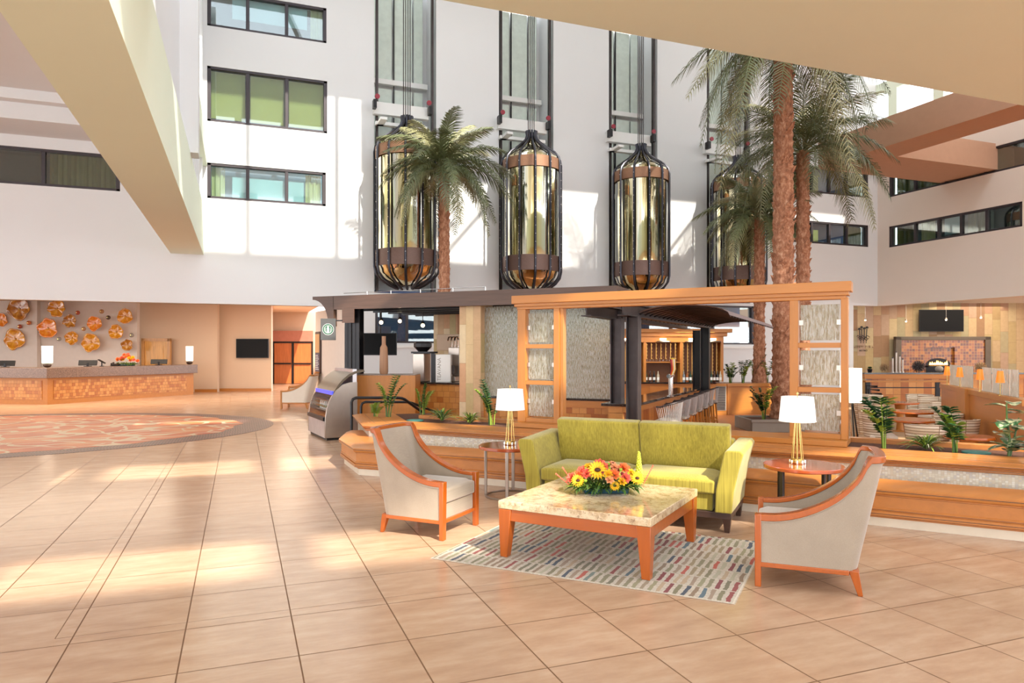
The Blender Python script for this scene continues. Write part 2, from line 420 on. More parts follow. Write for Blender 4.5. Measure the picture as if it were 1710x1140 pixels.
# window fill
curt = {'green': plain('green_roller_blind', c8(188, 176, 110), .8, var=.03), 'sky': plain('sky_reflection_blue', c8(170, 206, 220), .6, var=.05, sc=1),  # pale blue stands for sky reflected in the panes
        'curtain': plain('cream_curtain', c8(206, 200, 150), .85, var=.06), 'olive': plain('olive_curtain', c8(128, 118, 66), .85, var=.1),
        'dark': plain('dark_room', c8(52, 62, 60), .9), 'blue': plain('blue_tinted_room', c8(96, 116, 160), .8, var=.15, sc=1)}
def window(x0, x1, z0, z1, mul, dress, n, inner=None, Mx=None, fw=.07):
    """window built in local x,z with the glass at y=.12; dress: list of (x0,x1,z0,z1,material)"""
    T = Mx or Matrix.Translation((0, YF, 0))
    m = MB(); m.M = T
    m.box(x0, x1, .02, .16, z0, z0+fw); m.box(x0, x1, .02, .16, z1-fw, z1); m.box(x0, x0+fw*1.4, .02, .16, z0, z1); m.box(x1-fw*1.4, x1, .02, .16, z0, z1)
    for q in mul: m.box(q-fw*.65, q+fw*.65, .03, .15, z0, z1)
    fr = m.build('window_%d' % n, M['frame'], bevel=.006); struct(fr)
    ed = [x0]+list(mul)+[x1]
    for a, b in zip(ed[:-1], ed[1:]):
        p = MB(); p.M = T; p.box(a+.05, b-.05, .10, .112, z0+.05, z1-.05); p.build('window_pane', M['pane'], fr)
    m = MB(); m.M = T; m.box(x0-.1, x1+.1, .95, 1.0, z0-.2, z1+.2); m.box(x0-.1, x1+.1, .36, .95, z1+.02, z1+.2); m.box(x0-.1, x1+.1, .36, .95, z0-.2, z0-.02)
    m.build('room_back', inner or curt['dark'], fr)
    for (a, b, c, d, mt, wavy) in dress:
        m = MB(); m.M = T
        if wavy:
            k = max(4, int((b-a)/.025)); vs = []; fs = []
            for i in range(k+1):
                x = a+(b-a)*i/k; y = .27+.035*math.sin(i*1.1)+.01*math.sin(i*2.7)
                vs += [(x, y, c), (x, y, d)]
                if i < k: fs.append((2*i, 2*i+2, 2*i+3, 2*i+1))
            m.add(vs, fs); m.build('curtain', mt, fr)
        else:
            m.box(a, b, .24, .25, c, d); m.build('blind_or_sky_panel', mt, fr)
    return fr
window(-.86, 2.42, 6.05, 7.06, (.22, 1.3), [(-.75, -.4, 6.1, 7.0, curt['curtain'], 1), (1.85, 2.3, 6.1, 7.0, curt['curtain'], 1), (-.2, 1.8, 6.1, 6.75, curt['sky'], 0)], 1, curt['sky'])
window(-.86, 2.46, 8.24, 9.81, (.22, 1.3), [(-.78, .15, 8.4, 9.75, curt['green'], 0), (.3, 1.22, 8.4, 9.75, curt['green'], 0), (1.38, 2.38, 8.4, 9.75, curt['green'], 0)], 2)
window(-.86, 2.44, 10.95, 12.0, (.22, 1.3), [(2.0, 2.35, 11, 12, curt['curtain'], 1), (-.2, 1.9, 11.35, 12, curt['sky'], 0)], 3)
window(-7.4, -3.05, 6.06, 7.04, (-6.2, -4.85), [(-4.75, -3.2, 6.1, 7.0, curt['olive'], 1), (-7.3, -6.3, 6.1, 7, curt['olive'], 1)], 4)
window(-2.62, -1.2, 6.06, 7.04, (), [(-2.5, -1.3, 6.1, 7.0, curt['olive'], 1)], 5)
for n_, (za, zb) in ((6, (5.95, 6.83)), (7, (7.95, 9.0))):
    window(18.9, 24.0, za, zb, (19.9, 21.1, 22.0, 22.9), [(20.0, 21.6, za+.1, zb-.3, curt['green'], 0), (22.95, 23.9, za+.1, zb-.05, curt['olive'], 1)], n_, curt['blue'])
for i, (a, b, c, d) in enumerate(LOW):
    window(a, b, c, d, [a+(b-a)*k/3 for k in (1, 2)], [], 8+i, curt['blue'], fw=.06)
# low wall ledge and seams of the facade behind the bar
mb = MB(); mb.box(3.4, 18.6, YF-.05, YF, 1.80, 1.88)
struct(mb.build('trim_1', M['white']))
# right-hand wall X=24.5 with its window bands -----------------------------------------
XR = 24.5
RT = Matrix.Translation((XR, 0, 0)) @ Matrix.Rotation(-math.pi/2, 4, 'Z')      # local x = -Y, local y = +X
rh = [(-21.45, -16.2, 5.88, 6.72), (-21.45, -12.0, 7.9, 8.8)]
mb = MB(); mb.M = RT
xs = sorted({-22.0, 12, *[v for h in rh for v in h[:2]]}); zs = sorted({3.55, 10.3, *[v for h in rh for v in h[2:]]})
wall_grid(mb, xs, zs, rh, lambda m, a, b, c, d: m.box(a, b, 0, .35, c, d))
struct(mb.build('wall_right', M['cream']))
mulr = [-20.3, -19.3, -18.4, -17.45]
window(-21.45, -16.2, 5.88, 6.72, mulr, [(-21.3, -20.4, 5.95, 6.68, curt['olive'], 1), (-20.2, -19.6, 5.95, 6.68, curt['curtain'], 1), (-19.2, -18.5, 6.05, 6.68, curt['sky'], 0), (-18.3, -17.6, 5.95, 6.68, curt['olive'], 1)], 11, None, RT)
window(-21.45, -12.0, 7.9, 8.8, [-20.3, -19, -17.5, -16, -14.5], [(-21.3, -19.4, 7.95, 8.75, curt['olive'], 1)], 12, None, RT)
# restaurant ceiling beyond the right wall, and reception ceiling beyond the facade
mb = MB(); mb.box(XR+.35, 46, -6, 40, 3.75, 3.9); mb.box(23.2, XR+.35, YF+.35, 40, 3.75, 3.9); struct(mb.build('ceiling', M['wall']))
mb = MB(); mb.box(-30, 3.35, YF+.35, 46, 3.72, 3.9); mb.box(-30, 3.35, YF+.25, YF+.35, 3.05, 3.8); struct(mb.build('ceiling', M['beige']))
# the long deep beam on the left, running towards the back wall (X -1.8..-0.95)
mb = MB(); mb.box(-1.80, -.95, -6, YF, 4.43, 5.8)
struct(mb.build('ceiling_beam', M['beam']))
mb = MB(); mb.box(-1.62, -1.15, -6, YF, 5.8, 14.0); struct(mb.build('wall_left', M['wall']))
mb = MB()
for k, y in enumerate((21.2, 19.6, 17.8)):
    mb.box(-1.15, -.95, y-.14, y+.14, 5.8, 14)
mb.box(-1.15, -.80, 16.1, 16.6, 5.8, 14)
struct(mb.build('wall_left', M['wall']))
mb = MB(); mb.box(-1.15, -.86, 16.5, YF, 6.95, 7.6)
struct(mb.build('ceiling_beam', M['beam']))
# left wing ceiling
mb = MB(); mb.box(-30, -1.62, -10, 20.2, 8.0, 8.2); mb.box(-30, -1.62, 20.2, 20.5, 7.75, 8.2); mb.box(-30, -1.62, 20.5, YF, 7.35, 7.9)
struct(mb.build('ceiling', M['wall']))
# big tan beam over the lobby
mb = MB(); mb.box(-.95, 34, 6.45, 9.45, 6.5, 8.1); struct(mb.build('ceiling_beam', M['beam']))
# brown beams of the far right corner
mb = MB(); mb.box(18.7, 34, 17.1, 19.25, 8.0, 8.9); struct(mb.build('ceiling_beam', M['brownbeam']))
mb = MB(); mb.box(18.6, 19.9, 9.5, 17.1, 8.0, 8.9); struct(mb.build('ceiling_beam', M['brownbeam']))
# upper gallery rail with uprights on the right
mb = MB(); mb.box(XR-.1, XR+.1, 5, 22, 10.3, 10.6)
for k in range(9): mb.box(XR-.1, XR+.15, 5+2.0*k, 5.4+2.0*k, 10.6, 12.2)
mb.box(XR-.1, XR+.2, 5, 22, 12.2, 12.6); struct(mb.build('trim_2', M['beam']))
# unseen roof panels, added and slotted to throw the sun patches
ZR = 14.0
mb = MB()
k_ = 14.0*.72/.67
bands = [(-15.2, 7.4-k_), ]
def strip(x0, x1, y0, y1): mb.box(x0, x1, y0, y1, ZR, ZR+.25)
op = [(5.45-k_, 6.75-k_), (10.35-k_, 11.85-k_), (16.6-k_, 18.9-k_)]      # slots placed to throw sun patches on the floor
edges = [-16, op[0][0], op[0][1], op[1][0], op[1][1], op[2][0], op[2][1], 11.6]
for i in range(0, len(edges), 2): strip(-12, 34, edges[i], edges[i+1])
for a, b in op:                                                          # bars added across the slots to break up the patches
    x = -12
    while x < 34:
        strip(x, x+.35, a, b); x += 2.35
strip(-12, -1.2, 11.6, 22.4)
strip(-1.2, 34, 17.0, 22.4)
def sq(f0, f1, y0, y1):                # panel sheared along the sun's plan direction: f = x where its shadow meets the back wall
    g = lambda f, y: f+(22-y)*.2778
    P_ = [(g(f0, y0), y0), (g(f1, y0), y0), (g(f1, y1), y1), (g(f0, y1), y1)]; mb.prism(P_, ZR, ZR+.2)
for x in (.14, 2.66, 5.9, 7.75, 10.0, 11.75, 14.2, 15.8, 18.6, 20.4, 23): sq(x, x+.16, 11.6, 17)
for x in (8.6, 13.6, 16.5): mb.add([(x, 11.6, ZR), (x+.12, 11.6, ZR), (x+1.7, 14.6, ZR), (x+1.58, 14.6, ZR), (x, 11.6, ZR+.1), (x+.12, 11.6, ZR+.1), (x+1.7, 14.6, ZR+.1), (x+1.58, 14.6, ZR+.1)], [(0, 1, 2, 3), (7, 6, 5, 4), (0, 4, 5, 1), (1, 5, 6, 2), (2, 6, 7, 3), (3, 7, 4, 0)])
sq(3.45, 28, 14.6, 17)
struct(mb.build('ceiling', M['wall']))
# unseen wall with tall openings behind the visitor, added to give the glass reflections
mb = MB()
for x in range(-12, 34, 4): mb.box(x, x+1.3, -15.4, -15, 0, 14)
mb.box(-12, 34, -15.4, -15, 9.5, 10.5); struct(mb.build('unseen_wall_front', M['wall']))
# reception recess ----------------------------------------------------------------
def vwall(name, px0, px1, d, z0, z1, mat, th=.2, d1=None, **k):
    a = FR(px0, d); b = FR(px1, d1 or d); o, r, L = frame_between(a, b)
    m = MB(); m.box(0, L, 0, th, z0, z1); x = m.build(name, mat, loc=o, rot=r); struct(x); return x, o, r, L
vwall('wall_reception', -160, 62, 28.6, 0, 3.75, M['artwall'], d1=28.6)
aw = vwall('wall_reception', 62, 229, 28.9, 0, 3.75, M['artwall'])
vwall('wall_reception', 229, 363, 29.6, 0, 3.75, M['beige'])
vwall('wall_reception', 363, 453, 30.2, 0, 3.75, M['beige'])
vwall('wall_reception', 453, 454, 30.3, 0, 3.75, M['beige'], d1=37.2)
vwall('wall_reception', 453, 545, 37.2, 0, 3.75, M['beige'])
vwall('baseboard_back', 325, 362, 29.5, 0, .12, M['maple'], .05)
vwall('baseboard_back', 364, 453, 30.1, 0, .12, M['maple'], .05)
# white pier right of the double doors
a = FR(527, 24.3); b = FR(575, 21.5)
o, r, L = frame_between(a, b); m = MB(); m.box(0, L, 0, .5, 0, 3.04); struct(m.build('wall_pier', M['artwall'], loc=o, rot=r))
pier = (o, r, L)
# restaurant stone wall
sw = vwall('wall_restaurant', 1392, 1840, 30.5, FL, 3.75, M['stone'])
for nm, x, y, sx, sy, p in (('reception_light', -6, 26, 8, 2.5, 240), ('reception_light', .6, 27.5, 3, 4, 70), ('restaurant_light', 28, 18, 5, 8, 200), ('corridor_light', 2.6, 34, 2, 3, 70)):
    area(nm, (x, y, 3.6), sx, sy, p)
# hallway double doors and service door: structure
def door_leafs():
    d = 37.0; a = FR(456, d); b = FR(523, d); o, r, L = frame_between(a, b)
    m = MB()
    m.box(0, .07, -.1, 0, 0, 2.2); m.box(L-.07, L, -.1, 0, 0, 2.2); m.box(0, L, -.1, 0, 2.12, 2.2); m.box(L/2-.05, L/2+.05, -.1, -.02, 0, 2.12)
    fr = m.build('door_1', M['black'], loc=o, rot=r); struct(fr)
    for k, (x0, x1) in enumerate(((.08, L/2-.06), (L/2+.06, L-.08))):
        m = MB(); m.box(x0, x1, -.06, -.01, .02, 2.11); lf = m.build('door_leaf', wood('door_wood', c8(184, 104, 54), .4, 2) if k == 0 else bpy.data.materials['door_wood'], fr)
        m = MB(); m.box(x0+.02, x1-.02, -.14, -.08, 1.02, 1.09); m.build('push_bar', M['black'], lf)
    m = MB(); m.box(0, L, -.12, 0, 2.2, 2.75); struct(m.build('trim_3', plain('rose_panel', c8(176, 112, 92), .6), loc=o, rot=r))
door_leafs()
a = FR(238, 29.3); b = FR(286, 29.3); o, r, L = frame_between(a, b)
m = MB(); m.box(0, .12, -.1, .02, 0, 2.22); m.box(L-.12, L, -.1, .02, 0, 2.22); m.box(0, L, -.1, .02, 2.1, 2.22)
fr = m.build('door_2', wood('oak_frame', c8(196, 144, 84), .4, 2), loc=o, rot=r); struct(fr)
m = MB(); m.box(.12, L-.12, -.05, 0, 0, 2.1)
lf = m.build('door_leaf', wood('oak_leaf', c8(214, 160, 84), .4, 2), fr)
m = MB(); m.box(.3, L-.3, -.07, -.05, .3, 1.9); m.build('door_panel', bpy.data.materials['oak_leaf'], lf)
# ================================================================ SEATING GROUP
# ---- armchair
def smooth(a, b, t): t = max(0, min(1, (t-a)/(b-a))); return t*t*(3-2*t)
def make_armchair(name, label, fab, woodm, woodz, group):
    T = thing(name, label, 'armchair', group=group)
    # U-shaped plan path, front-left corner -> back -> front-right; front is -y
    path = []
    for i in range(31): path.append((-.335+.0*i, -.36+.60*i/30))
    for i in range(1, 12):
        a = math.pi-math.pi/2*i/12; path.append((-.335+.135+.135*math.cos(a), .24+.13*math.sin(a)))
    half = list(path)+[(-.12, .376), (-.05, .380)]
    path = half+[(0, .381)]+[(-x, y) for x, y in reversed(half)]
    def top(y):                      # concave side profile
        t = (y+.36)/(.74)
        return .535+.015*t+.452*min(1, (1-math.sqrt(max(0, 1-min(1, max(0, (y+.30)/.56))**2)))*1.02) if t > 0 else .535
    def lean(p, z):
        k = max(0, (z-.18))*.24*smooth(-.25, .36, p[1]); return (p[0]*(1+.03*k), p[1]+k)
    n = len(path); zs = [0, .2, .4, .6, .8, 1.0]
    def inward(i):
        a = Vector(path[max(0, i-1)]); b = Vector(path[min(n-1, i+1)]); d = (b-a).normalized()
        return Vector((d.y, -d.x))
    vs = []; fs = []; th = .062; m = len(zs)
    for i, p in enumerate(path):
        h = top(p[1])-.02; nn = inward(i)
        for z in zs:
            zz = .175+(h-.175)*z; q = lean(p, zz); vs.append((q[0], q[1], zz))
        for z in reversed(zs):
            zz = .175+(h-.175)*z; q = lean(p, zz); vs.append((q[0]+nn.x*th, q[1]+nn.y*th, zz))
    k = 2*m
    for i in range(n-1):
        for j in range(k):
            l = (j+1) % k; fs.append((i*k+j, i*k+l, (i+1)*k+l, (i+1)*k+j))
    fs.append(tuple(range(k))); fs.append(tuple((n-1)*k+j for j in range(k)))
    mb = MB(); mb.add(vs, fs); mb.build('upholstered_shell', fab, T, bevel=.006)
    # wood trim following the top edge
    vs = []; fs = []
    for i, p in enumerate(path):
        h = top(p[1]); nn = inward(i); q = Vector(lean(p, h))
        o = q-nn*.008; inn = q+nn*(th+.010)
        vs += [(o.x, o.y, h-.045), (o.x, o.y, h+.004), (inn.x, inn.y, h+.004), (inn.x, inn.y, h-.03)]
    for i in range(n-1):
        for j in range(4): fs.append((i*4+j, i*4+(j+1) % 4, (i+1)*4+(j+1) % 4, (i+1)*4+j))
    fs.append((0, 1, 2, 3)); fs.append(tuple((n-1)*4+j for j in range(4)))
    mb = MB(); mb.add(vs, fs); mb.build('wood_trim', woodm, T, bevel=.007, seg=3)
    # piping
    for s_ in (-.014, ):
        pts = []
        for i, p in enumerate(path):
            h = top(p[1])-.05; nn = inward(i); q = Vector(lean(p, h))-nn*.004; pts.append((q.x, q.y, h))
        mb = MB(); mb.tube(pts, .0045, 6); mb.build('piping', fab, T)
    for s in (-1, 1):
        mb = MB(); mb.box(s*.345-.033, s*.345+.033, -.405, -.345, 0.0, .538) if False else mb.taper((s*.314, -.378, 0), (.056, .050), (s*.310, -.378, .540), (.072, .052))
        mb.build('leg', woodz, T, bevel=.006)
        mb = MB(); mb.taper((s*.29, .385, 0), (.036, .036), (s*.29, .335, .18), (.055, .075)); mb.build('leg', woodz, T, bevel=.005)
    mb = MB()
    mb.box(-.33, .33, -.392, -.352, .150, .185); mb.box(-.342, -.30, -.36, .30, .150, .185); mb.box(.30, .342, -.36, .30, .150, .185); mb.box(-.30, .30, .30, .375, .150, .185)
    mb.build('bottom_rail', woodm, T, bevel=.005)
    mb = MB(); mb.box(-.275, .275, -.368, .29, .18, .335); mb.build('seat_base', fab, T, bevel=.012)
    # cushion, crowned
    nx, ny = 9, 9; vs = []; fs = []
    def cush(x, y, top_):
        ex = 1-abs(2*x/nx-1)**4; ey = 1-abs(2*y/ny-1)**4
        return .335+(.125+.035*min(ex, ey)**.5)*top_
    for lev in (0, 1):
        for i in range(nx+1):
            for j in range(ny+1): vs.append((-.272+.544*i/nx, -.395+.66*j/ny, cush(i, j, lev)))
    K = (nx+1)*(ny+1)
    for i in range(nx):
        for j in range(ny):
            a = i*(ny+1)+j; b = a+1; c = a+ny+2; d = a+ny+1
            fs.append((a, b, c, d)); fs.append((K+a, K+d, K+c, K+b))
    for i in range(nx):
        a = i*(ny+1); d = a+ny+1; fs.append((a, d, K+d, K+a)); a += ny; d += ny; fs.append((d, a, K+a, K+d))
    for j in range(ny):
        fs.append((j+1, j, K+j, K+j+1)); a = nx*(ny+1)+j; fs.append((a, a+1, K+a+1, K+a))
    mb = MB(); mb.add(vs, fs); mb.build('seat_cushion', fab, T, bevel=.018, seg=3, ang=60)
    return T
ch = make_armchair('armchair', 'pewter armchair with cherry trim on the left, facing right beside the round side table', M['silverfab'], M['cherry'], M['cherryz'], 'armchairs of the seating group')
ch.location = (1.70, 6.66, 0); ch.rotation_euler = (0, 0, math.atan2(-.72, .69)+math.pi/2)
ch.scale = (1.0, .88, .97)
c2 = dup(ch, (3.97, 4.20, 0), math.atan2(.67, -.74)+math.pi/2, 'pewter armchair on the right seen from its side, nearest to the camera')
# the two pale armchairs by the far pier
far = make_armchair('armchair', 'cream armchair in front of the white pier, the front one of the distant pair', M['creamfab'], M['maple'], M['maplez'], 'cream armchairs by the pier')
p = W(497, 681); far.location = (p.x, p.y, 0); far.rotation_euler = (0, 0, math.radians(-112))
p = FR(503, 23.6); f2 = dup(far, (p.x, p.y, 0), math.radians(-95), 'cream armchair half hidden behind the other cream armchair at the pier')
# ---- sofa
SU = Vector((.69, -.72, 0)); SN = Vector((.72, .69, 0)); SA = math.atan2(-.72, .69)
def cushion(mb, x0, x1, y0, y1, z0, z1, crown=.03, n=10, m=8, tilt=0):
    vs = []; fs = []
    for lev in (0, 1):
        for i in range(n+1):
            for j in range(m+1):
                a = 2*i/n-1; b = 2*j/m-1
                e = min(1-abs(a)**5, 1-abs(b)**5)
                z = (z0 + .3*crown*(1-e)) if lev == 0 else (z1-crown+crown*2*max(0, e)**.6)
                y = y0+(y1-y0)*j/m
                vs.append((x0+(x1-x0)*i/n, y+tilt*(z-z0), z))
    K = (n+1)*(m+1)
    for i in range(n):
        for j in range(m):
            a = i*(m+1)+j; b = a+1; c = a+m+2; d = a+m+1
            fs.append((a, b, c, d)); fs.append((K+a, K+d, K+c, K+b))
    for i in range(n):
        a = i*(m+1); d = a+m+1; fs.append((a, d, K+d, K+a)); a += m; d += m; fs.append((d, a, K+a, K+d))
    for j in range(m):
        fs.append((j+1, j, K+j, K+j+1)); a = n*(m+1)+j; fs.append((a, a+1, K+a+1, K+a))
    return mb.add(vs, fs)
T = thing('sofa', 'lime green two seat sofa with dark wood plinth behind the coffee table', 'sofa', (2.80, 6.95, 0), SA)
LS = 2.12
mb = MB(); mb.box(.20, LS-.20, .05, .84, .19, .36); mb.build('seat_base', M['green'], T, bevel=.015)
mb = MB(); mb.box(.03, LS-.03, .03, .88, .13, .19); mb.build('plinth', M['darkwood'], T, bevel=.004)
for x in (.07, LS-.07):
    for y in (.07, .83):
        mb = MB(); mb.taper((x, y, 0), (.045, .045), (x, y, .13), (.075, .075)); mb.build('leg', M['darkwood'], T, bevel=.004)
def arm(s):                       # flared arm: profile in x,z, swept along y with a slope to the front
    prof = [(.02, .19), (.0, .40), (-.05, .62), (-.085, .745), (-.06, .775), (.06, .775), (.085, .76), (.12, .62), (.165, .40), (.175, .19)]
    vs = []; fs = []; ys = [0, .04, .3, .6, .88]; n = len(prof)
    for j, y in enumerate(ys):
        for (x, z) in prof:
            zz = z if z < .5 else z+.03*(y/.88); xx = x if s < 0 else LS-x
            vs.append((xx, y, zz))
    for j in range(len(ys)-1):
        for k in range(n): fs.append((j*n+k, j*n+(k+1) % n, (j+1)*n+(k+1) % n, (j+1)*n+k))
    fs.append(tuple(range(n))); fs.append(tuple((len(ys)-1)*n+k for k in range(n)))
    mb = MB(); mb.add(vs, fs); return mb.build('arm', M['green'], T, bevel=.012, seg=3, ang=50)
arm(-1); arm(1)
mb = MB(); mb.box(.10, LS-.10, .70, .88, .19, .80); mb.build('back_frame', M['green'], T, bevel=.03, seg=3)
for i in range(2):
    x0 = .172+i*(LS-.344)/2; x1 = x0+(LS-.344)/2-.004
    mb = MB(); cushion(mb, x0, x1, .015, .62, .35, .50, .02); mb.build('seat_cushion', M['green'], T, bevel=.02, seg=3, ang=60)
    o = MB()
    # back cushion: built lying, turned upright
    cushion(o, x0-(.05 if i == 0 else 0), x1+(.05 if i == 1 else 0), -.48, .0, 0, .17, .035)
    Rm = Matrix.Translation((0, .68, .465)) @ Matrix.Rotation(math.radians(-78), 4, 'X')
    o.v = [Rm @ v for v in o.v]
    o.build('back_cushion', M['green'], T, bevel=.02, seg=3, ang=60)
# ---- coffee table
cc = Vector((2.90, 5.43, 0)); CA = math.atan2(-.77, .64)
RUGTOP = .012
T = thing('coffee_table', 'square coffee table with mottled marble top and tapered cherry legs', 'coffee table', (cc.x, cc.y, RUGTOP), CA)
h = .65
mb = MB(); mb.box(-h, h, -h, h, .395, .462); mb.build('marble_top', M['marble'], T, bevel=.006)
mb = MB()
for s in (-1, 1):
    mb.box(-h+.05, h-.05, s*(h-.035)-.02, s*(h-.035)+.02, .30, .395); mb.box(s*(h-.035)-.02, s*(h-.035)+.02, -h+.05, h-.05, .30, .395)
mb.build('apron', M['cherry'], T, bevel=.003)
for sx in (-1, 1):
    for sy in (-1, 1):
        z = []
        m = MB(); m.taper((sx*(h-.045), sy*(h-.045), 0), (.065, .065), (sx*(h-.06), sy*(h-.06), .394), (.115, .115)); m.build('leg', M['cherryz'], T, bevel=.004)
# ---- rug
def rugmat():
    t = NT('dashed_rug'); tcn = t.n('TexCoord'); s = t.n('SeparateXYZ'); t.l(tcn.outputs['Object'], s.inputs[0])
    nz = t.noise(t.coord(), 9, 2, .5); wob = t.math('MULTIPLY', t.math('SUBTRACT', nz, .5), .03)
    X = t.math('ADD', s.outputs[0], wob); Y = s.outputs[1]
    v = t.math('DIVIDE', Y, .235); row = t.math('FLOOR', v)
    c0 = t.n('CombineXYZ'); t.l(row, c0.inputs[0]); w0 = t.n('TexWhiteNoise'); t.l(c0.outputs[0], w0.inputs['Vector'])
    u = t.math('ADD', t.math('DIVIDE', X, .060), t.math('MULTIPLY', w0.outputs['Value'], 7.3))
    c1 = t.n('CombineXYZ'); t.l(t.math('FLOOR', u), c1.inputs[0]); t.l(row, c1.inputs[1])
    w1 = t.n('TexWhiteNoise'); t.l(c1.outputs[0], w1.inputs['Vector'])
    du = t.math('PINGPONG', u, .5); dv = t.math('PINGPONG', v, .5)
    nj = t.noise(t.coord(), 60, 2); j = t.math('MULTIPLY', nj, .16)
    mask = t.math('MULTIPLY', t.math('GREATER_THAN', du, t.math('ADD', .17, j)), t.math('GREATER_THAN', dv, t.math('ADD', .0, t.math('MULTIPLY', j, .5))))
    pal = [c8(150, 142, 104), c8(168, 148, 116), c8(160, 52, 42), c8(140, 132, 92), c8(204, 176, 140), c8(80, 110, 124), c8(156, 128, 96), c8(166, 160, 118), c8(176, 150, 124), c8(206, 84, 58), c8(126, 118, 84), c8(50, 66, 88), c8(196, 190, 160), c8(140, 34, 38), c8(170, 150, 110), c8(120, 138, 130)]
    col = t.ramp(w1.outputs['Value'], [(i/16, tuple(q*.72 for q in c)) for i, c in enumerate(pal)], 'CONSTANT')
    base = t.ramp(nj, [(.3, c8(176, 164, 146)), (.7, c8(204, 194, 176))])
    t.col(t.mix(mask, base, col)); t.bump(t.noise(t.coord(), 300, 2), .4, .003)
    return t.set(.95, 0, sheen=.2)
a = Vector((1.47, 5.68)); b = Vector((3.09, 3.94)); d = (b-a); RA = math.atan2(d.y, d.x)
mb = MB()
n = 40
mb.box(0, d.length, 0, 1.70, 0.0005, .010)
rg = mb.build('rug', rugmat(), bevel=.003, loc=(a.x, a.y, 0), rot=RA)
tag(rg, 'cream rug with rows of coloured dashes under the coffee table', 'rug')
mb = MB()
for i in range(150):
    y = 1.69*i/149+.003
    for x, s in ((0, -1), (d.length, 1)):
        mb.add([(x, y, .003), (x+s*.022, y+R.uniform(-.004, .004), .001), (x, y+.006, .003), (x, y+.003, .008)], [(0, 1, 2), (0, 3, 1), (1, 3, 2)])
fr_ = mb.build('rug_fringe', plain('fringe', c8(214, 204, 186), .95), rg); fr_['kind'] = 'stuff'
# ---- side tables with lamps
def side_table(label, loc, legm, rot):
    T = thing('side_table', label, 'side table', loc, rot, 'round side tables by the sofa')
    mb = MB(); mb.lathe([(.365, .560), (.372, .567), (.372, .590), (.365, .597)], 48); mb.build('tabletop', M['redwood'], T)
    mb = MB(); mb.lathe([(.28, .545), (.28, .560)], 32); mb.build('table_collar', legm, T)
    for k in range(4):
        a = math.pi/4+k*math.pi/2; mb = MB(); mb.M = Matrix.Rotation(a, 4, 'Z'); mb.box(.275, .305, -.018, .018, .012, .56); mb.build('leg', legm, T, bevel=.003)
    mb = MB(); pts = [(.285*math.cos(2*math.pi*k/40), .285*math.sin(2*math.pi*k/40), .010) for k in range(40)]
    mb.tube(pts, .016, 8, closed=True, flat=.6); mb.build('floor_ring', legm, T)
    return T
def table_lamp(label, loc):
    T = thing('table_lamp', label, 'table lamp', loc, 0, 'lamps on the side tables')
    mb = MB(); mb.lathe([(.062, 0), (.066, .006), (.066, .022), (.058, .030), (.058, .05), (.050, .055)], 28); mb.build('lamp_base', M['brass'], T)
    for k in range(8):
        a = 2*math.pi*k/8; mb = MB(); mb.cyl((.056*math.cos(a), .056*math.sin(a), .012), (.020*math.cos(a), .020*math.sin(a), .44), .0045, n=8); mb.build('rod', M['brass'], T)
        mb = MB(); mb.lathe([(.010, .0), (.011, .005), (.011, .035), (.009, .04)], 10, c=(.068*math.cos(a), .068*math.sin(a))); mb.build('rod_foot', M['chrome'], T)
    mb = MB(); mb.lathe([(.024, .435), (.024, .455), (.012, .46), (.012, .50)], 16); mb.build('lamp_socket', M['brass'], T)
    mb = MB(); mb.lathe([(.172, .415), (.150, .655), (.1485, .655), (.1705, .415)], 40, capb=False, capt=False)
    n = 40; mb.add([(.1495*math.cos(2*math.pi*k/n), .1495*math.sin(2*math.pi*k/n), .648) for k in range(n)], [tuple(range(n))])
    sh = mb.build('lamp_shade', M['whiteshade'], T)
    n = 40
    mb = MB(); mb.tube([(.172*math.cos(2*math.pi*k/40), .172*math.sin(2*math.pi*k/40), .417) for k in range(40)], .003, 6, closed=True); mb.build('shade_trim', M['white'], sh)
    mb = MB(); mb.tube([(.1505*math.cos(2*math.pi*k/40), .1505*math.sin(2*math.pi*k/40), .654) for k in range(40)], .003, 6, closed=True); mb.build('shade_trim', M['white'], sh)
    mb = MB(); mb.lathe([(.004, .645), (.004, .675), (.010, .68), (.012, .69), (.008, .70), (.002, .705)], 12); mb.build('finial', M['brass'], T)
    return T
pl = (2.97, 7.83, 0); pr = (5.13, 5.47, 0)
side_table('round reddish side table with chrome legs between the left armchair and the sofa', pl, M['silver'], .3)
side_table('round reddish side table with dark metal legs behind the right armchair', pr, M['steel'], .9)
table_lamp('white shaded lamp on brass rods, on the table left of the sofa', (pl[0]+.0, pl[1]+.0, .597))
table_lamp('white shaded lamp on brass rods, on the table right of the sofa', (pr[0]-.02, pr[1]+.06, .597))
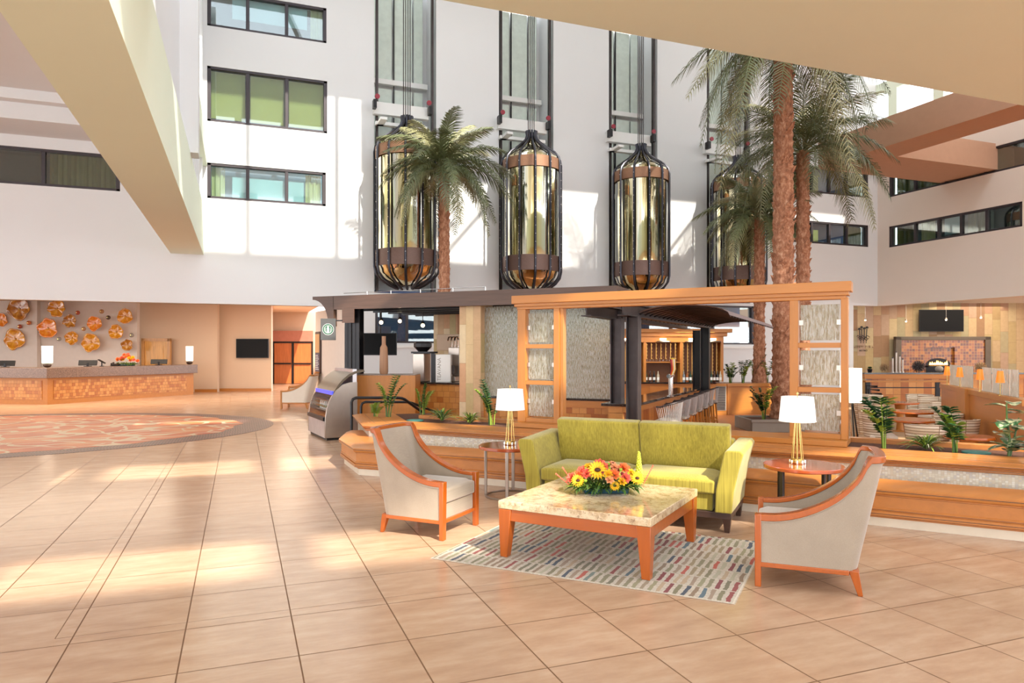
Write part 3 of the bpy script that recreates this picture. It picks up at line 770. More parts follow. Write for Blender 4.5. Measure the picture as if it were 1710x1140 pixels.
# ================================================================ FLOWERS
FM = {k: plain(k, c, .6, var=.15, sc=30) for k, c in dict(petal_yellow=c8(250, 190, 30), petal_orange=c8(238, 120, 60), petal_coral=c8(236, 108, 84), petal_peach=c8(246, 170, 120), button_green=c8(160, 190, 50), dark_red=c8(130, 30, 34), petal_white=c8(232, 228, 200), lime=c8(216, 222, 70), seed_brown=c8(70, 34, 18)).items()}
LF = {'leaf': plain('leaf_green', c8(72, 104, 44), .45, var=.3, sc=8), 'leafd': plain('leaf_dark_green', c8(40, 78, 44), .35, var=.3, sc=8),
      'leafy': plain('leaf_yellow_green', c8(140, 164, 60), .5, var=.25, sc=8), 'sage': plain('leaf_sage', c8(112, 134, 110), .6, var=.2, sc=8)}
def leaf(mb, base, d, L, wd, up=Vector((0, 0, 1)), fold=.25, droop=.3, seg=4):
    """one leaf blade with a midrib fold"""
    d = Vector(d).normalized(); s = d.cross(up)
    if s.length < 1e-3: s = d.orthogonal()
    s.normalize(); u = s.cross(d).normalized(); vs = []; fs = []
    for i in range(seg+1):
        t = i/seg; wv = wd*math.sin(math.pi*min(.999, t*.93+.05))**.8 if t < 1 else 0
        c = Vector(base)+d*L*t-Vector((0, 0, 1))*droop*L*t*t
        vs += [c-s*wv/2+u*wv*fold, c, c+s*wv/2+u*wv*fold]
    for i in range(seg):
        a = i*3; fs += [(a, a+1, a+4, a+3), (a+1, a+2, a+5, a+4)]
    return mb.add(vs, fs)
def flower(kind, T, c, r, nd):
    nd = Vector(nd).normalized(); x = nd.orthogonal().normalized(); y = nd.cross(x)
    mb = MB(); c = Vector(c)
    if kind == 'sun':
        for ring, (n, L) in enumerate(((18, r), (14, r*.8))):
            for k in range(n):
                a = 2*math.pi*k/n+ring*.2; dd = x*math.cos(a)+y*math.sin(a)+nd*(.15+.25*ring)
                leaf(mb, c+dd*r*.25, dd, L*.8, r*.28, nd, .2, .05, 3)
        o = mb.build('sunflower', FM['petal_yellow'], T)
        m = MB(); m.ball(c+nd*r*.06, r*.36, 12, 6, (1, 1, .55)); m.build('flower_centre', FM['seed_brown'], o); return
    if kind in ('petal_orange', 'petal_coral', 'petal_peach', 'petal_yellow'):
        for ring in range(4):
            n = 7-ring
            for k in range(n):
                a = 2*math.pi*k/n+ring*.5; tilt = .25+ring*.6; dd = (x*math.cos(a)+y*math.sin(a))+nd*tilt
                leaf(mb, c+(x*math.cos(a)+y*math.sin(a))*r*(.28-.06*ring), dd, r*(1-.13*ring), r*.75, -nd, -.25, .0, 3)
        return mb.build('rose', FM[kind], T)
    if kind in ('button_green', 'dark_red', 'petal_white'):
        mb.ball(c, r*.55, 10, 7)
        for k in range(14):
            a = k*2.4; q = math.acos(1-2*(k+.5)/14); v = Vector((math.sin(q)*math.cos(a), math.sin(q)*math.sin(a), math.cos(q))); mb.ball(c+v*r*.42, r*.24, 6, 4)
        return mb.build({'button_green': 'green_button_flower', 'dark_red': 'dark_red_flower', 'petal_white': 'white_flower'}[kind], FM[kind], T)
def arrangement(label, loc, rot, L, Wd, H, seed, tray=True, rich=1.0):
    rr = random.Random(seed); T = thing('flower_arrangement', label, 'flowers', loc, rot)
    mb = MB(); mb.taper((0, 0, 0), (L*.60, Wd*.50), (0, 0, .042), (L*.64, Wd*.55)); mb.build('tray', plain('teal_tray', c8(28, 70, 86), .3), T, bevel=.006)
    mb = MB()
    for k in range(int(420*rich)):
        x = rr.uniform(-.5, .5)*L; y = rr.uniform(-.5, .5)*Wd; a = rr.uniform(0, 6.28)
        e = rr.uniform(-.15, 1.2); d = Vector((x*1.6/L+.6*math.cos(a), y*1.6/Wd+.6*math.sin(a), e))
        leaf(mb, (x*.8, y*.8, rr.uniform(.035, .09)), d, rr.uniform(.06, .13), rr.uniform(.014, .034), droop=.45, seg=3)
    mb.build('foliage', LF['leaf'], T)['kind'] = 'stuff'
    mb = MB()
    for k in range(int(120*rich)):
        x = rr.uniform(-.55, .55)*L; y = rr.uniform(-.5, .5)*Wd; a = rr.uniform(0, 6.28)
        d = Vector((x*2/L+.4*math.cos(a), y*2/Wd+.4*math.sin(a), rr.uniform(.1, 1.1)))
        leaf(mb, (x*.8, y*.7, .06), d, rr.uniform(.08, .16), rr.uniform(.008, .018), droop=.3, seg=3)
    mb.build('filler_leaves', LF['leafy'], T)['kind'] = 'stuff'
    return T, rr
T, rr = arrangement('low arrangement of sunflowers and orange roses on the coffee table', (2.97, 5.50, RUGTOP+.462), AV+.03, .62, .30, .2, 3)
suns = [(-.25, -.10, .12, .058), (-.08, -.08, .205, .085), (.26, -.09, .135, .062), (.06, -.14, .08, .045)]
for x, y, z, r in suns: flower('sun', T, (x, y, z), r, (rr.uniform(-.2, .2), -1, .6))
kinds = ['petal_orange', 'petal_coral', 'petal_peach', 'petal_yellow', 'button_green', 'dark_red', 'petal_white', 'petal_orange', 'petal_coral', 'button_green', 'button_green']
pos = []
for k in range(400):
    if len(pos) > 58: break
    t = rr.uniform(0, 2*math.pi); q = math.sqrt(rr.random()); x = .32*q*math.cos(t); y = .15*q*math.sin(t); z = .06+.19*math.sqrt(max(0, 1-(q**2)*.9))*rr.uniform(.75, 1)
    if all((x-a)**2+(y-b)**2+(z-c)**2 > (.038)**2 for a, b, c in pos+[(s[0], s[1], s[2]) for s in suns]): pos.append((x, y, z))
for i, (x, y, z) in enumerate(pos):
    kd = kinds[i % len(kinds)]; r = {'petal_orange': .044, 'petal_coral': .044, 'petal_peach': .036, 'petal_yellow': .036}.get(kd, .024)
    flower(kd, T, (x, y, z), r, (x*3, y*3-.8, .8))
mb = MB()
for k in range(60):
    z = k/60; a = k*2.4; rr_ = .030*(1-z*.75); mb.ball((.30+rr_*math.cos(a)*.8, .02+rr_*math.sin(a)*.8, .15+.20*z), .013*(1-z*.5), 6, 4)
mb.build('snapdragon_spike', FM['lime'], T)
for (x, y, dx, dz) in ((-.26, .02, -.5, .5), (.33, 0, .4, .55), (-.3, -.03, -.6, .35)):
    mb = MB()
    mb.tube([(x, y, .06), (x+dx*.12, y, .06+dz*.16), (x+dx*.22, y, .06+dz*.32)], .003, 5)
    for k in range(9): mb.ball((x+dx*.022*(k+2), y+rr.uniform(-.006, .006), .06+dz*.03*(k+2)), .007, 5, 4)
    mb.build('berry_sprig', FM['petal_coral'], T)
# ================================================================ PLANTER, SCREEN, PLANTS
T = thing('planter_bench', 'long curved wooden planter with a bench ledge and pale mosaic band', 'planter bench')
mb = MB(); mb.sweep(Fp, [(.06, 0), (.06, .085), (.5, .085), (.5, 0)]); mb.build('stone_plinth', plain('cream_stone', c8(226, 212, 190), .4, var=.05), T)
mb = MB(); mb.sweep(Fp, [(.05, .085), (.05, .10), (.0, .115), (.0, .155), (.02, .16), (.02, .168), (.008, .172), (.008, .18), (.02, .19), (.02, .30), (.010, .305), (.010, .315), (-.012, .325), (-.02, .345), (-.02, .372), (.06, .40), (.45, .40), (.45, .085)])
mb.build('bench', M['benchwood'], T, ang=25)
mb = MB(); mb.sweep(Gp, [(.06, 0), (.06, .505), (.5, .505), (.5, 0)]); mb.build('mosaic_band', None, T).data.materials.append(M['mosaic'])
mb = MB(); mb.sweep(Gp, [(.02, .49), (.0, .50), (.0, .52), (.02, .525), (.02, .535), (-.03, .545), (-.04, .56), (-.04, .572), (.03, .58), (.10, .585), (.10, .590), (.68, .590), (.68, .49)]); mb.build('ledge', M['benchwood'], T, ang=25)
mb = MB(); mb.sweep(Gp, [(.68, .3), (.68, .565), (1.36, .565), (1.36, .3)]); mb.build('soil', M['soil'], T)
mb = MB(); mb.sweep(Gp[1:], [(1.36, FL), (1.36, .62), (1.50, .62), (1.50, FL)]); mb.build('back_board', M['benchwood'], T, bevel=.004)
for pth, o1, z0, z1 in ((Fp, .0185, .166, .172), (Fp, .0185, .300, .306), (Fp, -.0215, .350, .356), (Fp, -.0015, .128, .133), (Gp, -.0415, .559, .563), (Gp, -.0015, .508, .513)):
    mb = MB(); mb.sweep(pth, [(o1, z0), (o1, z1), (o1+.03, z1), (o1+.03, z0)]); mb.build('groove_shade_strip', M['darkwood'], T)  # raised dark strips drawing the shade of the bench and ledge grooves
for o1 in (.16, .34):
    mb = MB(); mb.sweep(Gp, [(o1, .588), (o1, .5908), (o1+.005, .5908), (o1+.005, .588)]); mb.build('groove_shade_strip', M['darkwood'], T)
# ---- wooden pergola screen on the ledge
SL = Vector((3.92, 9.92, 0)); SRt = Vector((6.74, 6.46, 0)); so, sr, sl = frame_between(SL, SRt)
sd = (SRt-SL).normalized()
def sx(px):
    r = FR(px, 1.0); det = r.x*(-sd.y)-r.y*(-sd.x); t = (SL.x*(-sd.y)-SL.y*(-sd.x))/det
    p = Vector((r.x*t, r.y*t, 0)); return (p-SL).dot(sd)
T = thing('wooden_screen', 'honey wood screen frame with a heavy top beam and rain glass panels', 'screen', (SL.x, SL.y, 0), sr)
Z0, ZB, ZT = .592, 2.335, 2.52
mb = MB(); xa, xb = sx(861), sx(1423)
mb.box(xa, xb, -.13, .13, 2.40, ZT); mb.box(xa+.03, xb-.03, -.10, .10, 2.355, 2.41); mb.box(xa+.06, xb-.06, -.075, .075, ZB-.02, 2.36)
mb.build('top_beam', M['maple'], T, bevel=.006)
mb = MB(); mb.box(sx(868), sx(1418), -.28, .22, Z0, .655); mb.build('sill', M['maple'], T, bevel=.005)
P = [sx(868), sx(881), sx(928), sx(937.5), sx(943), sx(1320), sx(1334), sx(1405), sx(1417)]
for a, b in ((P[0], P[1]), (P[2], P[3]), (P[5], P[6]), (P[7], P[8])):
    mb = MB(); mb.box(a, b, -.07, .07, .655, ZB); mb.build('post', M['maplez'], T, bevel=.004)
mb = MB(); mb.box(P[3], P[4], -.05, .05, .655, ZB); mb.build('jamb', M['maplez'], T, bevel=.003)
for (a, b) in ((P[1], P[2]), (P[6], P[7])):
    for z in (.655, 1.205, 1.74):
        mb = MB(); mb.box(a, b, -.06, .06, z, z+.06); mb.build('cross_rail', M['maple'], T, bevel=.003)
    for z0, z1 in ((.74, 1.18), (1.29, 1.71), (1.83, 2.26)):
        mb = MB(); mb.box(a+.02, b-.02, -.006, .006, z0, z1); g = mb.build('glass_panel', M['rain'], T)
        for x in (a, b):
            mb = MB(); s = 1 if x == a else -1; mb.box(min(x, x+s*.05), max(x, x+s*.05), -.02, .02, (z0+z1)/2-.03, (z0+z1)/2+.03); mb.build('glass_clip', M['silver'], g)
# ---- plants in the planter
def zz_plant(label, loc, n, H, seed, spread=.35, big=1.0, lf='leaf', group='leafy plants along the planter'):
    rr = random.Random(seed); T = thing('potted_zz_plant' if False else 'zz_plant', label, 'plant', loc, 0, group)
    for k in range(n):
        a = rr.uniform(0, 6.28); h = H*1.35*rr.uniform(.65, 1); s = 1.25*spread*rr.uniform(.2, 1)
        b = Vector((.06*math.cos(a)*rr.random(), .06*math.sin(a)*rr.random(), 0)); pts = []
        for i in range(9):
            t = i/8; pts.append(b+Vector((math.cos(a)*s*t*t, math.sin(a)*s*t*t, h*(t-.12*t*t*t))))
        mb = MB(); mb.tube(pts, [.010*(1-.7*i/8) for i in range(9)], 6)
        st = mb.build('stem', LF['leafy'] if k % 3 == 0 else LF['leaf'], T)
        mb = MB()
        for i in range(3, 9):
            d = (pts[i]-pts[i-1]).normalized(); sd_ = d.cross(Vector((0, 0, 1)))
            if sd_.length < .05: sd_ = Vector((1, 0, 0))
            sd_.normalize()
            for sub in (0, .5)[:1 if big > 1.2 and i % 2 else 2]:
                p = pts[i]-(pts[i]-pts[i-1])*sub
                for s2 in (-1, 1): leaf(mb, p, d*.35+sd_*s2+Vector((0, 0, rr.uniform(0, .3))), .088*big*rr.uniform(.8, 1.15), .050*big, droop=.15, seg=3)
        mb.build('leaves', LF[lf] if (k+seed) % 3 else LF['leafy'], st)
    return T
def spider_plant(label, loc, n, L, seed, group='spider plants in the planter'):
    rr = random.Random(seed); T = thing('spider_plant', label, 'plant', loc, 0, group)
    for q, mt in enumerate((LF['leaf'], LF['leafy'], FM['petal_white'])):
        mb = MB()
        for k in range(n if q < 2 else n//3):
            a = rr.uniform(0, 6.28); e = rr.uniform(.6, 2.6); d = Vector((math.cos(a), math.sin(a), e))
            leaf(mb, (0, 0, .0), d, L*rr.uniform(.7, 1.1), .017 if q < 2 else .008, droop=.55, seg=6)
        mb.build('leaf_blades', mt, T)
    return T
SO = .568
def soilp(px, py): v = W(px, py, SO); v.z = SO; return v
zz_plant('tall light green fern-like plant at the left end of the planter', soilp(648, 698), 6, .62, 1, .22)
zz_plant('leafy plant behind the handrail, second from the left in the planter', soilp(705, 697), 5, .48, 2, .16)
spider_plant('spider plant with arching striped blades left of the stone column', soilp(738, 703), 40, .5, 3)
spider_plant('small pale spider plant just right of the stone column', soilp(785, 707), 32, .44, 4)
zz_plant('dark bushy plant beside the left lamp, by the screen', soilp(822, 709), 7, .56, 5, .25, 1.0, 'leafd')
zz_plant('small low plant at the left corner of the planter', soilp(626, 697), 4, .22, 6, .12, .8, 'leafy')
zz_plant('glossy leaved plant just right of the screen, beside the right armchair', soilp(1478, 748), 8, .50, 7, .2, 1.35, 'leafd')
spider_plant('striped spider plant between the two glossy plants on the right', soilp(1547, 750), 46, .42, 8)
zz_plant('glossy leaved plant leaning left near the turquoise lid', soilp(1597, 755), 6, .42, 9, .24, 1.35, 'leafd')
def rubber():
    t = NT('variegated_leaf'); v = t.coord(); n = t.noise(v, 14, 4, .6)
    t.col(t.ramp(n, [(.42, c8(44, 92, 54)), (.5, c8(96, 134, 90)), (.56, c8(216, 214, 168))])); return t.set(.3, 0, .3)
M['varleaf'] = rubber()
T = thing('rubber_plant', 'variegated rubber plant with broad cream edged leaves at the right end', 'plant', soilp(1684, 764))
rr = random.Random(12)
mb = MB(); pts = [(0, 0, 0), (.02, 0, .2), (-.01, .01, .4), (-.03, 0, .58)]; mb.tube(pts, [.014, .012, .01, .006], 7)
mb.tube([(.05, .02, 0), (.12, .02, .2), (.16, 0, .42)], [.012, .01, .006], 7); mb.build('stem', LF['leaf'], T)
for k in range(30):
    z = rr.uniform(.05, .56); a = k*2.4; x = 0 if k % 2 else .11
    mb = MB(); leaf(mb, (x-.02, 0, z), (math.cos(a), math.sin(a), rr.uniform(-.1, .7)), rr.uniform(.17, .23), .15, fold=.12, droop=.25, seg=6); mb.build('leaf', M['varleaf'], T)
for k, (px, py, sidew) in enumerate(((693, 703, 'left, under the handrail'), (1630, 757, 'right, beside the rubber plant'))):
    v = soilp(px, py); mb = MB(); mb.lathe([(.13, 0), (.14, .008), (.14, .02), (.11, .026), (.0, .028)], 28, capt=False)
    tag(mb.build('valve_cover', plain('turquoise_lid', c8(70, 130, 122), .5) if k == 0 else bpy.data.materials['turquoise_lid'], loc=v), 'round turquoise lid in the soil at the '+sidew, 'lid', 'turquoise lids in the planter')
# ---- handrail
T = thing('handrail', 'black tubular handrail with two rails beside the steps at the display case', 'handrail')
def bar(pts, d, r=.022):
    out = []
    for (px, py), dd in zip(pts, d): v = FR(px, dd); v.z = ZD(py, dd); out.append(v)
    q = []
    for i, p in enumerate(out):            # soften corners
        if 0 < i < len(out)-1:
            a = (out[i-1]-p); b = (out[i+1]-p); la = min(.08, a.length/3); lb = min(.08, b.length/3)
            q += [p+a.normalized()*la, p+a.normalized()*la*.3+b.normalized()*lb*.3, p+b.normalized()*lb]
        else: q.append(p)
    m = MB(); m.tube(q, r, 12); return m
bar([(587, 719), (587, 664), (672, 664), (708, 690)], (12.6, 12.6, 12.7, 13.4), .026).build('outer_rail', M['black'], T)
bar([(603, 712), (603, 671), (684, 671), (733, 690)], (13.4, 13.4, 13.5, 14.2), .024).build('inner_rail', M['black'], T)
# ================================================================ GLASS LIFTS
YE = 21.05
def lift(k):
    cx = 4.68+4.03*k
    T = thing('glass_lift', ['glass bullet lift car behind the single palm, leftmost of four', 'glass bullet lift car second from the left, right of the single palm',
        'glass bullet lift car third from the left, before the palm group', 'rightmost glass bullet lift car, behind the palm fronds'][k], 'lift', (cx, YE, 0), 0, 'glass lift cars on the back wall')
    zt, zb = 8.68, 3.58
    r = .93
    dome = [(.0, 8.30), (.16, 8.22), (.34, 8.10), (.55, 7.98), (.74, 7.88), (.86, 7.80), (r-.02, 7.72)]
    n = 40
    mb = MB(); mb.lathe([(r-.02, 7.72), (.90, 7.80), (.80, 7.90), (.62, 8.0)], n, capb=False, capt=False); mb.lathe([(.66, 7.98), (.45, 8.12), (.25, 8.3), (.13, 8.48)], n, capb=False, capt=False); mb.build('roof_glass', M['ele'], T)
    mb = MB(); mb.lathe([(r, 7.40), (r, 7.74)], n, capb=False, capt=False); mb.lathe([(r-.06, 7.40), (r-.06, 7.74)], n, capb=False, capt=False); mb.build('upper_band', M['bronze'], T)
    mb = MB(); mb.lathe([(r-.05, 4.62), (r-.05, 7.42)], n, capb=False, capt=False); mb.build('car_glass', M['ele'], T)
    mb = MB(); mb.lathe([(r, 4.20), (r, 4.68)], n); mb.build('lower_band', M['bronzelo'], T)
    mb = MB(); mb.lathe([(.32, 3.62), (.50, 3.74), (.68, 3.86), (.82, 4.0), (r-.03, 4.22)], n, capt=False); mb.build('underside', M['ele'], T)
    for i in range(12):
        a = 2*math.pi*(i+.5)/12; R_ = r+.035
        prof = [(.30, 3.56), (.52, 3.66), (.78, 3.84), (.92, 4.02), (R_, 4.22), (R_, 5), (R_, 6), (R_, 7), (R_, 7.62), (.93, 7.80), (.80, 7.96), (.55, 8.14), (.30, 8.33), (.19, 8.45), (.15, 8.58), (.17, 8.72)]
        mb = MB(); mb.tube([(q*math.cos(a), q*math.sin(a), z) for q, z in prof], .036, 6); mb.build('rib', M['ribsteel'], T)
    mb = MB()
    for i in range(12):                     # small stud lights along the ribs
        a = 2*math.pi*(i+.5)/12
        for j in range(14): z = 4.3+j*.25; mb.ball(((r+.078)*math.cos(a), (r+.078)*math.sin(a), z), .010, 5, 4)
    mb.build('rib_studs', M['white'], T)['kind'] = 'stuff'
    mb = MB(); mb.lathe([(.10, 8.45), (.13, 8.5), (.13, 8.62), (.08, 8.66)], 16); mb.build('crown', M['ribsteel'], T)
    for dx in (-.10, -.035, .035, .10):
        mb = MB(); mb.cyl((dx, .02, 8.6), (dx, .02, 13.9), .014, n=6); mb.build('cable', M['steel'], T)
    mb = MB(); mb.box(-.86, .86, .75, .95, 8.95, 9.32); mb.box(-.80, .80, .72, .9, 8.62, 8.72); mb.box(-.75, -.55, .2, .9, 8.62, 8.70); mb.build('sling_beam', M['white'], T)
    for s in (-1, 1):
        mb = MB(); mb.box(s*.86-.05, s*.86+.05, .5, .72, 9.05, 9.30); g = mb.build('roller_guide', M['black'], T)
        mb = MB(); mb.cyl((s*.80, .45, 9.38), (s*.80, .50, 9.38), .075, n=16); mb.build('roller', plain('red_roller', c8(150, 30, 50), .4) if 'red_roller' not in bpy.data.materials else bpy.data.materials['red_roller'], g)
    sx_ = 4.85+4.08*k-cx
    H = thing('lift_hoistway', 'guide rails and panels of the shaft above '+['the leftmost lift car', 'the second lift car from the left', 'the third lift car from the left', 'the rightmost lift car'][k], 'lift shaft frame', (4.85+4.08*k, YF, 0), 0, 'lift shaft frames')
    for s in (-1, 1):
        mb = MB(); mb.box(s*.88-.035, s*.88+.035, .05, .18, 3.55, 13.9); mb.build('guide_rail', M['steel'], H)
    for a, b in ((-.80, -.22), (-.14, .44), (.50, .80)):
        for z0, z1 in ((4, 7.2), (7.4, 10.2), (10.5, 13.4)):
            mb = MB(); mb.box(a, b, 1.05, 1.12, z0, z1); mb.build('shaft_panel', plain('pale_green_panel', c8(214, 226, 216), .35) if 'pale_green_panel' not in bpy.data.materials else bpy.data.materials['pale_green_panel'], H, bevel=.01)
    mb = MB(); mb.box(-.18, -.155, .98, 1.04, 4, 13.9); mb.build('guide_rail', M['black'], H)
    for z in (7.25, 10.3, 13.45):
        mb = MB(); mb.box(-.93, .93, .9, 1.04, z, z+.16); mb.build('shaft_beam', M['white'], H)
for k in range(4): lift(k)
# ================================================================ PALMS
M['frond'] = plain('palm_frond', c8(104, 112, 74), .45, var=.35, sc=2, coat=.2)
M['frond2'] = plain('palm_frond_pale', c8(150, 148, 108), .45, var=.3, sc=2, coat=.2)
def trunkmat():
    t = NT('palm_bark'); v = t.coord((1, 1, .5)); n = t.noise(v, 14, 6, .7)
    t.col(t.ramp(n, [(.25, c8(92, 58, 40)), (.5, c8(168, 112, 82)), (.75, c8(220, 176, 144))])); t.bump(t.noise(v, 50, 4), .6, .01); return t.set(.8)
M['bark'] = trunkmat()
def frond_mesh(L, seed, droop, mat):
    rr = random.Random(seed); mb = MB(); pts = []; n = 14
    for i in range(n+1):
        t = i/n; pts.append(Vector((L*(t-.10*t*t*droop), 0, L*(.55*t-droop*.95*t*t))))
    mb.tube(pts, [.022*(1-.85*i/n)+.003 for i in range(n+1)], 5)
    K = 46
    for k in range(K):
        t = .10+.90*k/K; f_ = t*n; i = min(n-1, int(f_)); p = pts[i].lerp(pts[i+1], f_-i); d = (pts[i+1]-pts[i]).normalized()
        ll = L*.24*(math.sin(math.pi*min(1, t*.86+.12))**.6)*rr.uniform(.85, 1.1)
        for s in (-1, 1):
            v = (d*1.0+Vector((0, s*1.15, 0))+Vector((0, 0, rr.uniform(-.15, .35)))).normalized()
            e = p+v*ll+Vector((0, 0, -.5*ll)); m_ = p+v*ll*.55+Vector((0, 0, -.04*ll)); w_ = d*.016
            mb.add([p-w_, p+w_, m_+w_*1.1, m_-w_*1.1, e], [(0, 1, 2, 3), (3, 2, 4)])
    return mb
_proto = {}
def palm(label, base, H, r0, L, nf, seed, cat='palm tree', z0=0, lean=(0, 0), low=1.0):
    rr = random.Random(seed); T = thing('palm_tree', label, cat, base, 0, 'palm trees of the atrium')
    mb = MB(); na = 26; prof = []; z = 0; rings = int(H/.045)
    vs = []; fs = []
    for i in range(rings+1):
        z = H*i/rings; base_r = r0*(1-.18*z/H)*(1+.35*math.exp(-z*2.2))
        for k in range(na):
            a = 2*math.pi*k/na
            ph = (z/.21+k/na*3) % 1.0; ph2 = (z/.21-k/na*4) % 1.0
            q = base_r*(1+.16*(ph**3)+.12*(ph2**4)+rr.uniform(-.02, .02))
            vs.append((q*math.cos(a)+lean[0]*(z/H)**1.5, q*math.sin(a)+lean[1]*(z/H)**1.5, z))
    for i in range(rings):
        for k in range(na): fs.append((i*na+k, i*na+(k+1) % na, (i+1)*na+(k+1) % na, (i+1)*na+k))
    mb.add(vs, fs)
    m = 0
    while m < H/.10*1.2:                      # old leaf bases
        z = rr.uniform(.3, H-.2); a = rr.uniform(0, 6.28); q = r0*(1-.18*z/H)*1.02; c = Vector((q*math.cos(a)+lean[0]*(z/H)**1.5, q*math.sin(a)+lean[1]*(z/H)**1.5, z)); d = Vector((math.cos(a), math.sin(a), .55)); s_ = Vector((-math.sin(a), math.cos(a), 0))
        w_ = r0*.38; hh = r0*.42
        mb.add([c-s_*w_-Vector((0, 0, hh)), c+s_*w_-Vector((0, 0, hh)), c+d*r0*.34+Vector((0, 0, .01)), c+d*r0*.34+s_*w_*.4, c+Vector((0, 0, .03))], [(0, 1, 3, 2), (2, 3, 4), (0, 2, 4), (1, 4, 3)]); m += 1
    mb.build('trunk', M['bark'], T, ang=60)
    for k in range(nf):
        key = (round(L, 2), k % 4, seed % 2)
        t = k/nf; dr = .55+1.15*(1-t)**.7*low
        key = (round(L, 2), min(5, int(t*6)), k % 2)
        if key not in _proto:
            o = frond_mesh(L, len(_proto)+5, .5+1.05*(1-(key[1]+.5)/6)*low, None).build('frond', M['frond'] if k % 3 else M['frond2'], T); _proto[key] = o
        else:
            o = _proto[key].copy(); COL.objects.link(o); o.parent = T
        a = k*2.39996+rr.uniform(-.2, .2); el = -.25+1.15*t**1.4
        o.location = (lean[0]+r0*.4*math.cos(a), lean[1]+r0*.4*math.sin(a), H-.1+.25*t)
        o.rotation_euler = (rr.uniform(-.25, .25), -el, a); q = rr.uniform(.85, 1.1); o.scale = (q, q, q)
    return T
b = FR(742, 20.0); palm('single palm left of the others, before the leftmost lift', (b.x, b.y, FL), 6.75-FL, .155, 1.95, 38, 1, low=.9)
b = FR(1308, 18.6); palm('tallest thick palm whose crown is cut off by the top beam', (b.x, b.y, FL), 9.6-FL, .26, 2.8, 42, 2, low=1.2)
b = FR(1341, 21.4); palm('tall palm just right of the thickest trunk', (b.x, b.y, FL), 7.7-FL, .20, 2.75, 38, 3, low=.85)
b = FR(1268, 23.0); palm('shortest palm of the right group, growing from the wooden planter box', (b.x, b.y, .62), 6.0-.62, .17, 1.95, 36, 4, low=.95)
# ================================================================ CAFE KIOSK
K0 = FR(522, 16.0); K1 = FR(1040, 13.2); ko, kr, kl = frame_between(K0, K1)
kd = (K1-K0).normalized(); kn = Vector((-kd.y, kd.x, 0))
def onl(px, P0, dr):
    r = FR(px, 1.0); det = r.x*(-dr.y)-r.y*(-dr.x); t = (P0.x*(-dr.y)-P0.y*(-dr.x))/det
    return (Vector((r.x*t, r.y*t, 0))-P0).dot(dr)
kx = lambda px, o=0: onl(px, K0+kn*o, kd)
T = thing('cafe_canopy', 'dark brown flat canopy with steel posts over the cafe kiosk', 'canopy', (K0.x, K0.y, 0), kr)
mb = MB(); mb.box(kx(556), kx(1030), 0, .12, 2.62, 2.92)
mb.build('fascia', M['canopy'], T)
mb = MB()
arc = [(kx(522), 2.92), (kx(522), 2.85)]+[(kx(522)+(.42)*math.sin(t), 2.85-.52*(1-math.cos(t))) for t in [math.pi/2*i/8 for i in range(1, 9)]]+[(kx(557), 2.25), (kx(557), 2.92)]
mb.v = []; n = len(arc); mb.add([(x, 0, z) for x, z in arc]+[(x, .12, z) for x, z in arc], [tuple(range(n)), tuple(range(2*n-1, n-1, -1))]+[(i, i+n, (i+1) % n+n, (i+1) % n) for i in range(n)])
mb.build('curved_bracket', M['canopy'], T)
mb = MB(); mb.box(kx(523), kx(1030), .12, 3.7, 2.84, 2.92); mb.build('roof_deck', M['canopy'], T)
for i in range(5):
    y = .8+i*.65; mb = MB(); mb.box(kx(560), kx(1010), y, y+.08, 2.62, 2.84); mb.build('roof_joist', M['black'], T)
mb = MB(); mb.box(kx(572), kx(592), -.02, .0, 2.32, 2.62); mb.build('side_panel', M['canopy'], T)
for px, y in ((598, .2), (585, .7), (1031, .3)):
    x = kx(px, y); mb = MB(); mb.box(x-.09, x+.09, y-.09, y-.075, 0 if px < 700 else FL, 2.84); mb.box(x-.09, x+.09, y+.075, y+.09, 0 if px < 700 else FL, 2.84); mb.box(x-.01, x+.01, y-.09, y+.09, 0 if px < 700 else FL, 2.84)
    mb.build('steel_post', M['black'] if px < 700 else M['steel'], T)
for px0 in (600, 640, 690, 745, 800):
    x = kx(px0); mb = MB(); mb.cyl((x, .3, 2.92), (x, .3, 3.02), .01, n=6); mb.build('rail_peg', M['chrome'], T)
mb = MB(); mb.cyl((kx(560), .3, 3.0), (kx(800), .3, 3.02), .007, n=6); mb.build('wire_rail', M['chrome'], T)
for px, dd, z in ((637, 1.0, 2.42), (706, 1.6, 2.36), (668, 2.2, 2.5)):
    mb = MB(); p = ko+kd*kx(px, dd)+kn*dd; mb.cyl((p.x, p.y, z), (p.x-.03, p.y-.12, z-.06), .045, .06, 12); mb.cyl((p.x, p.y, z), (p.x, p.y, 2.62), .01, n=6)
    o = mb.build('canopy_spotlight', M['black']); tag(o, 'small black spotlight under the cafe canopy, '+{637: 'nearest its left post', 706: 'nearest the stone column', 668: 'the middle one, further back'}[px], 'spotlight', 'cafe spotlights')
    mb = MB(); mb.ball((p.x-.03, p.y-.125, z-.062), .045, 10, 6); mb.build('bulb', plain('warm_bulb', (1, .9, .7), .5, emit=(1, .8, .5), es=6) if 'warm_bulb' not in bpy.data.materials else bpy.data.materials['warm_bulb'], o)
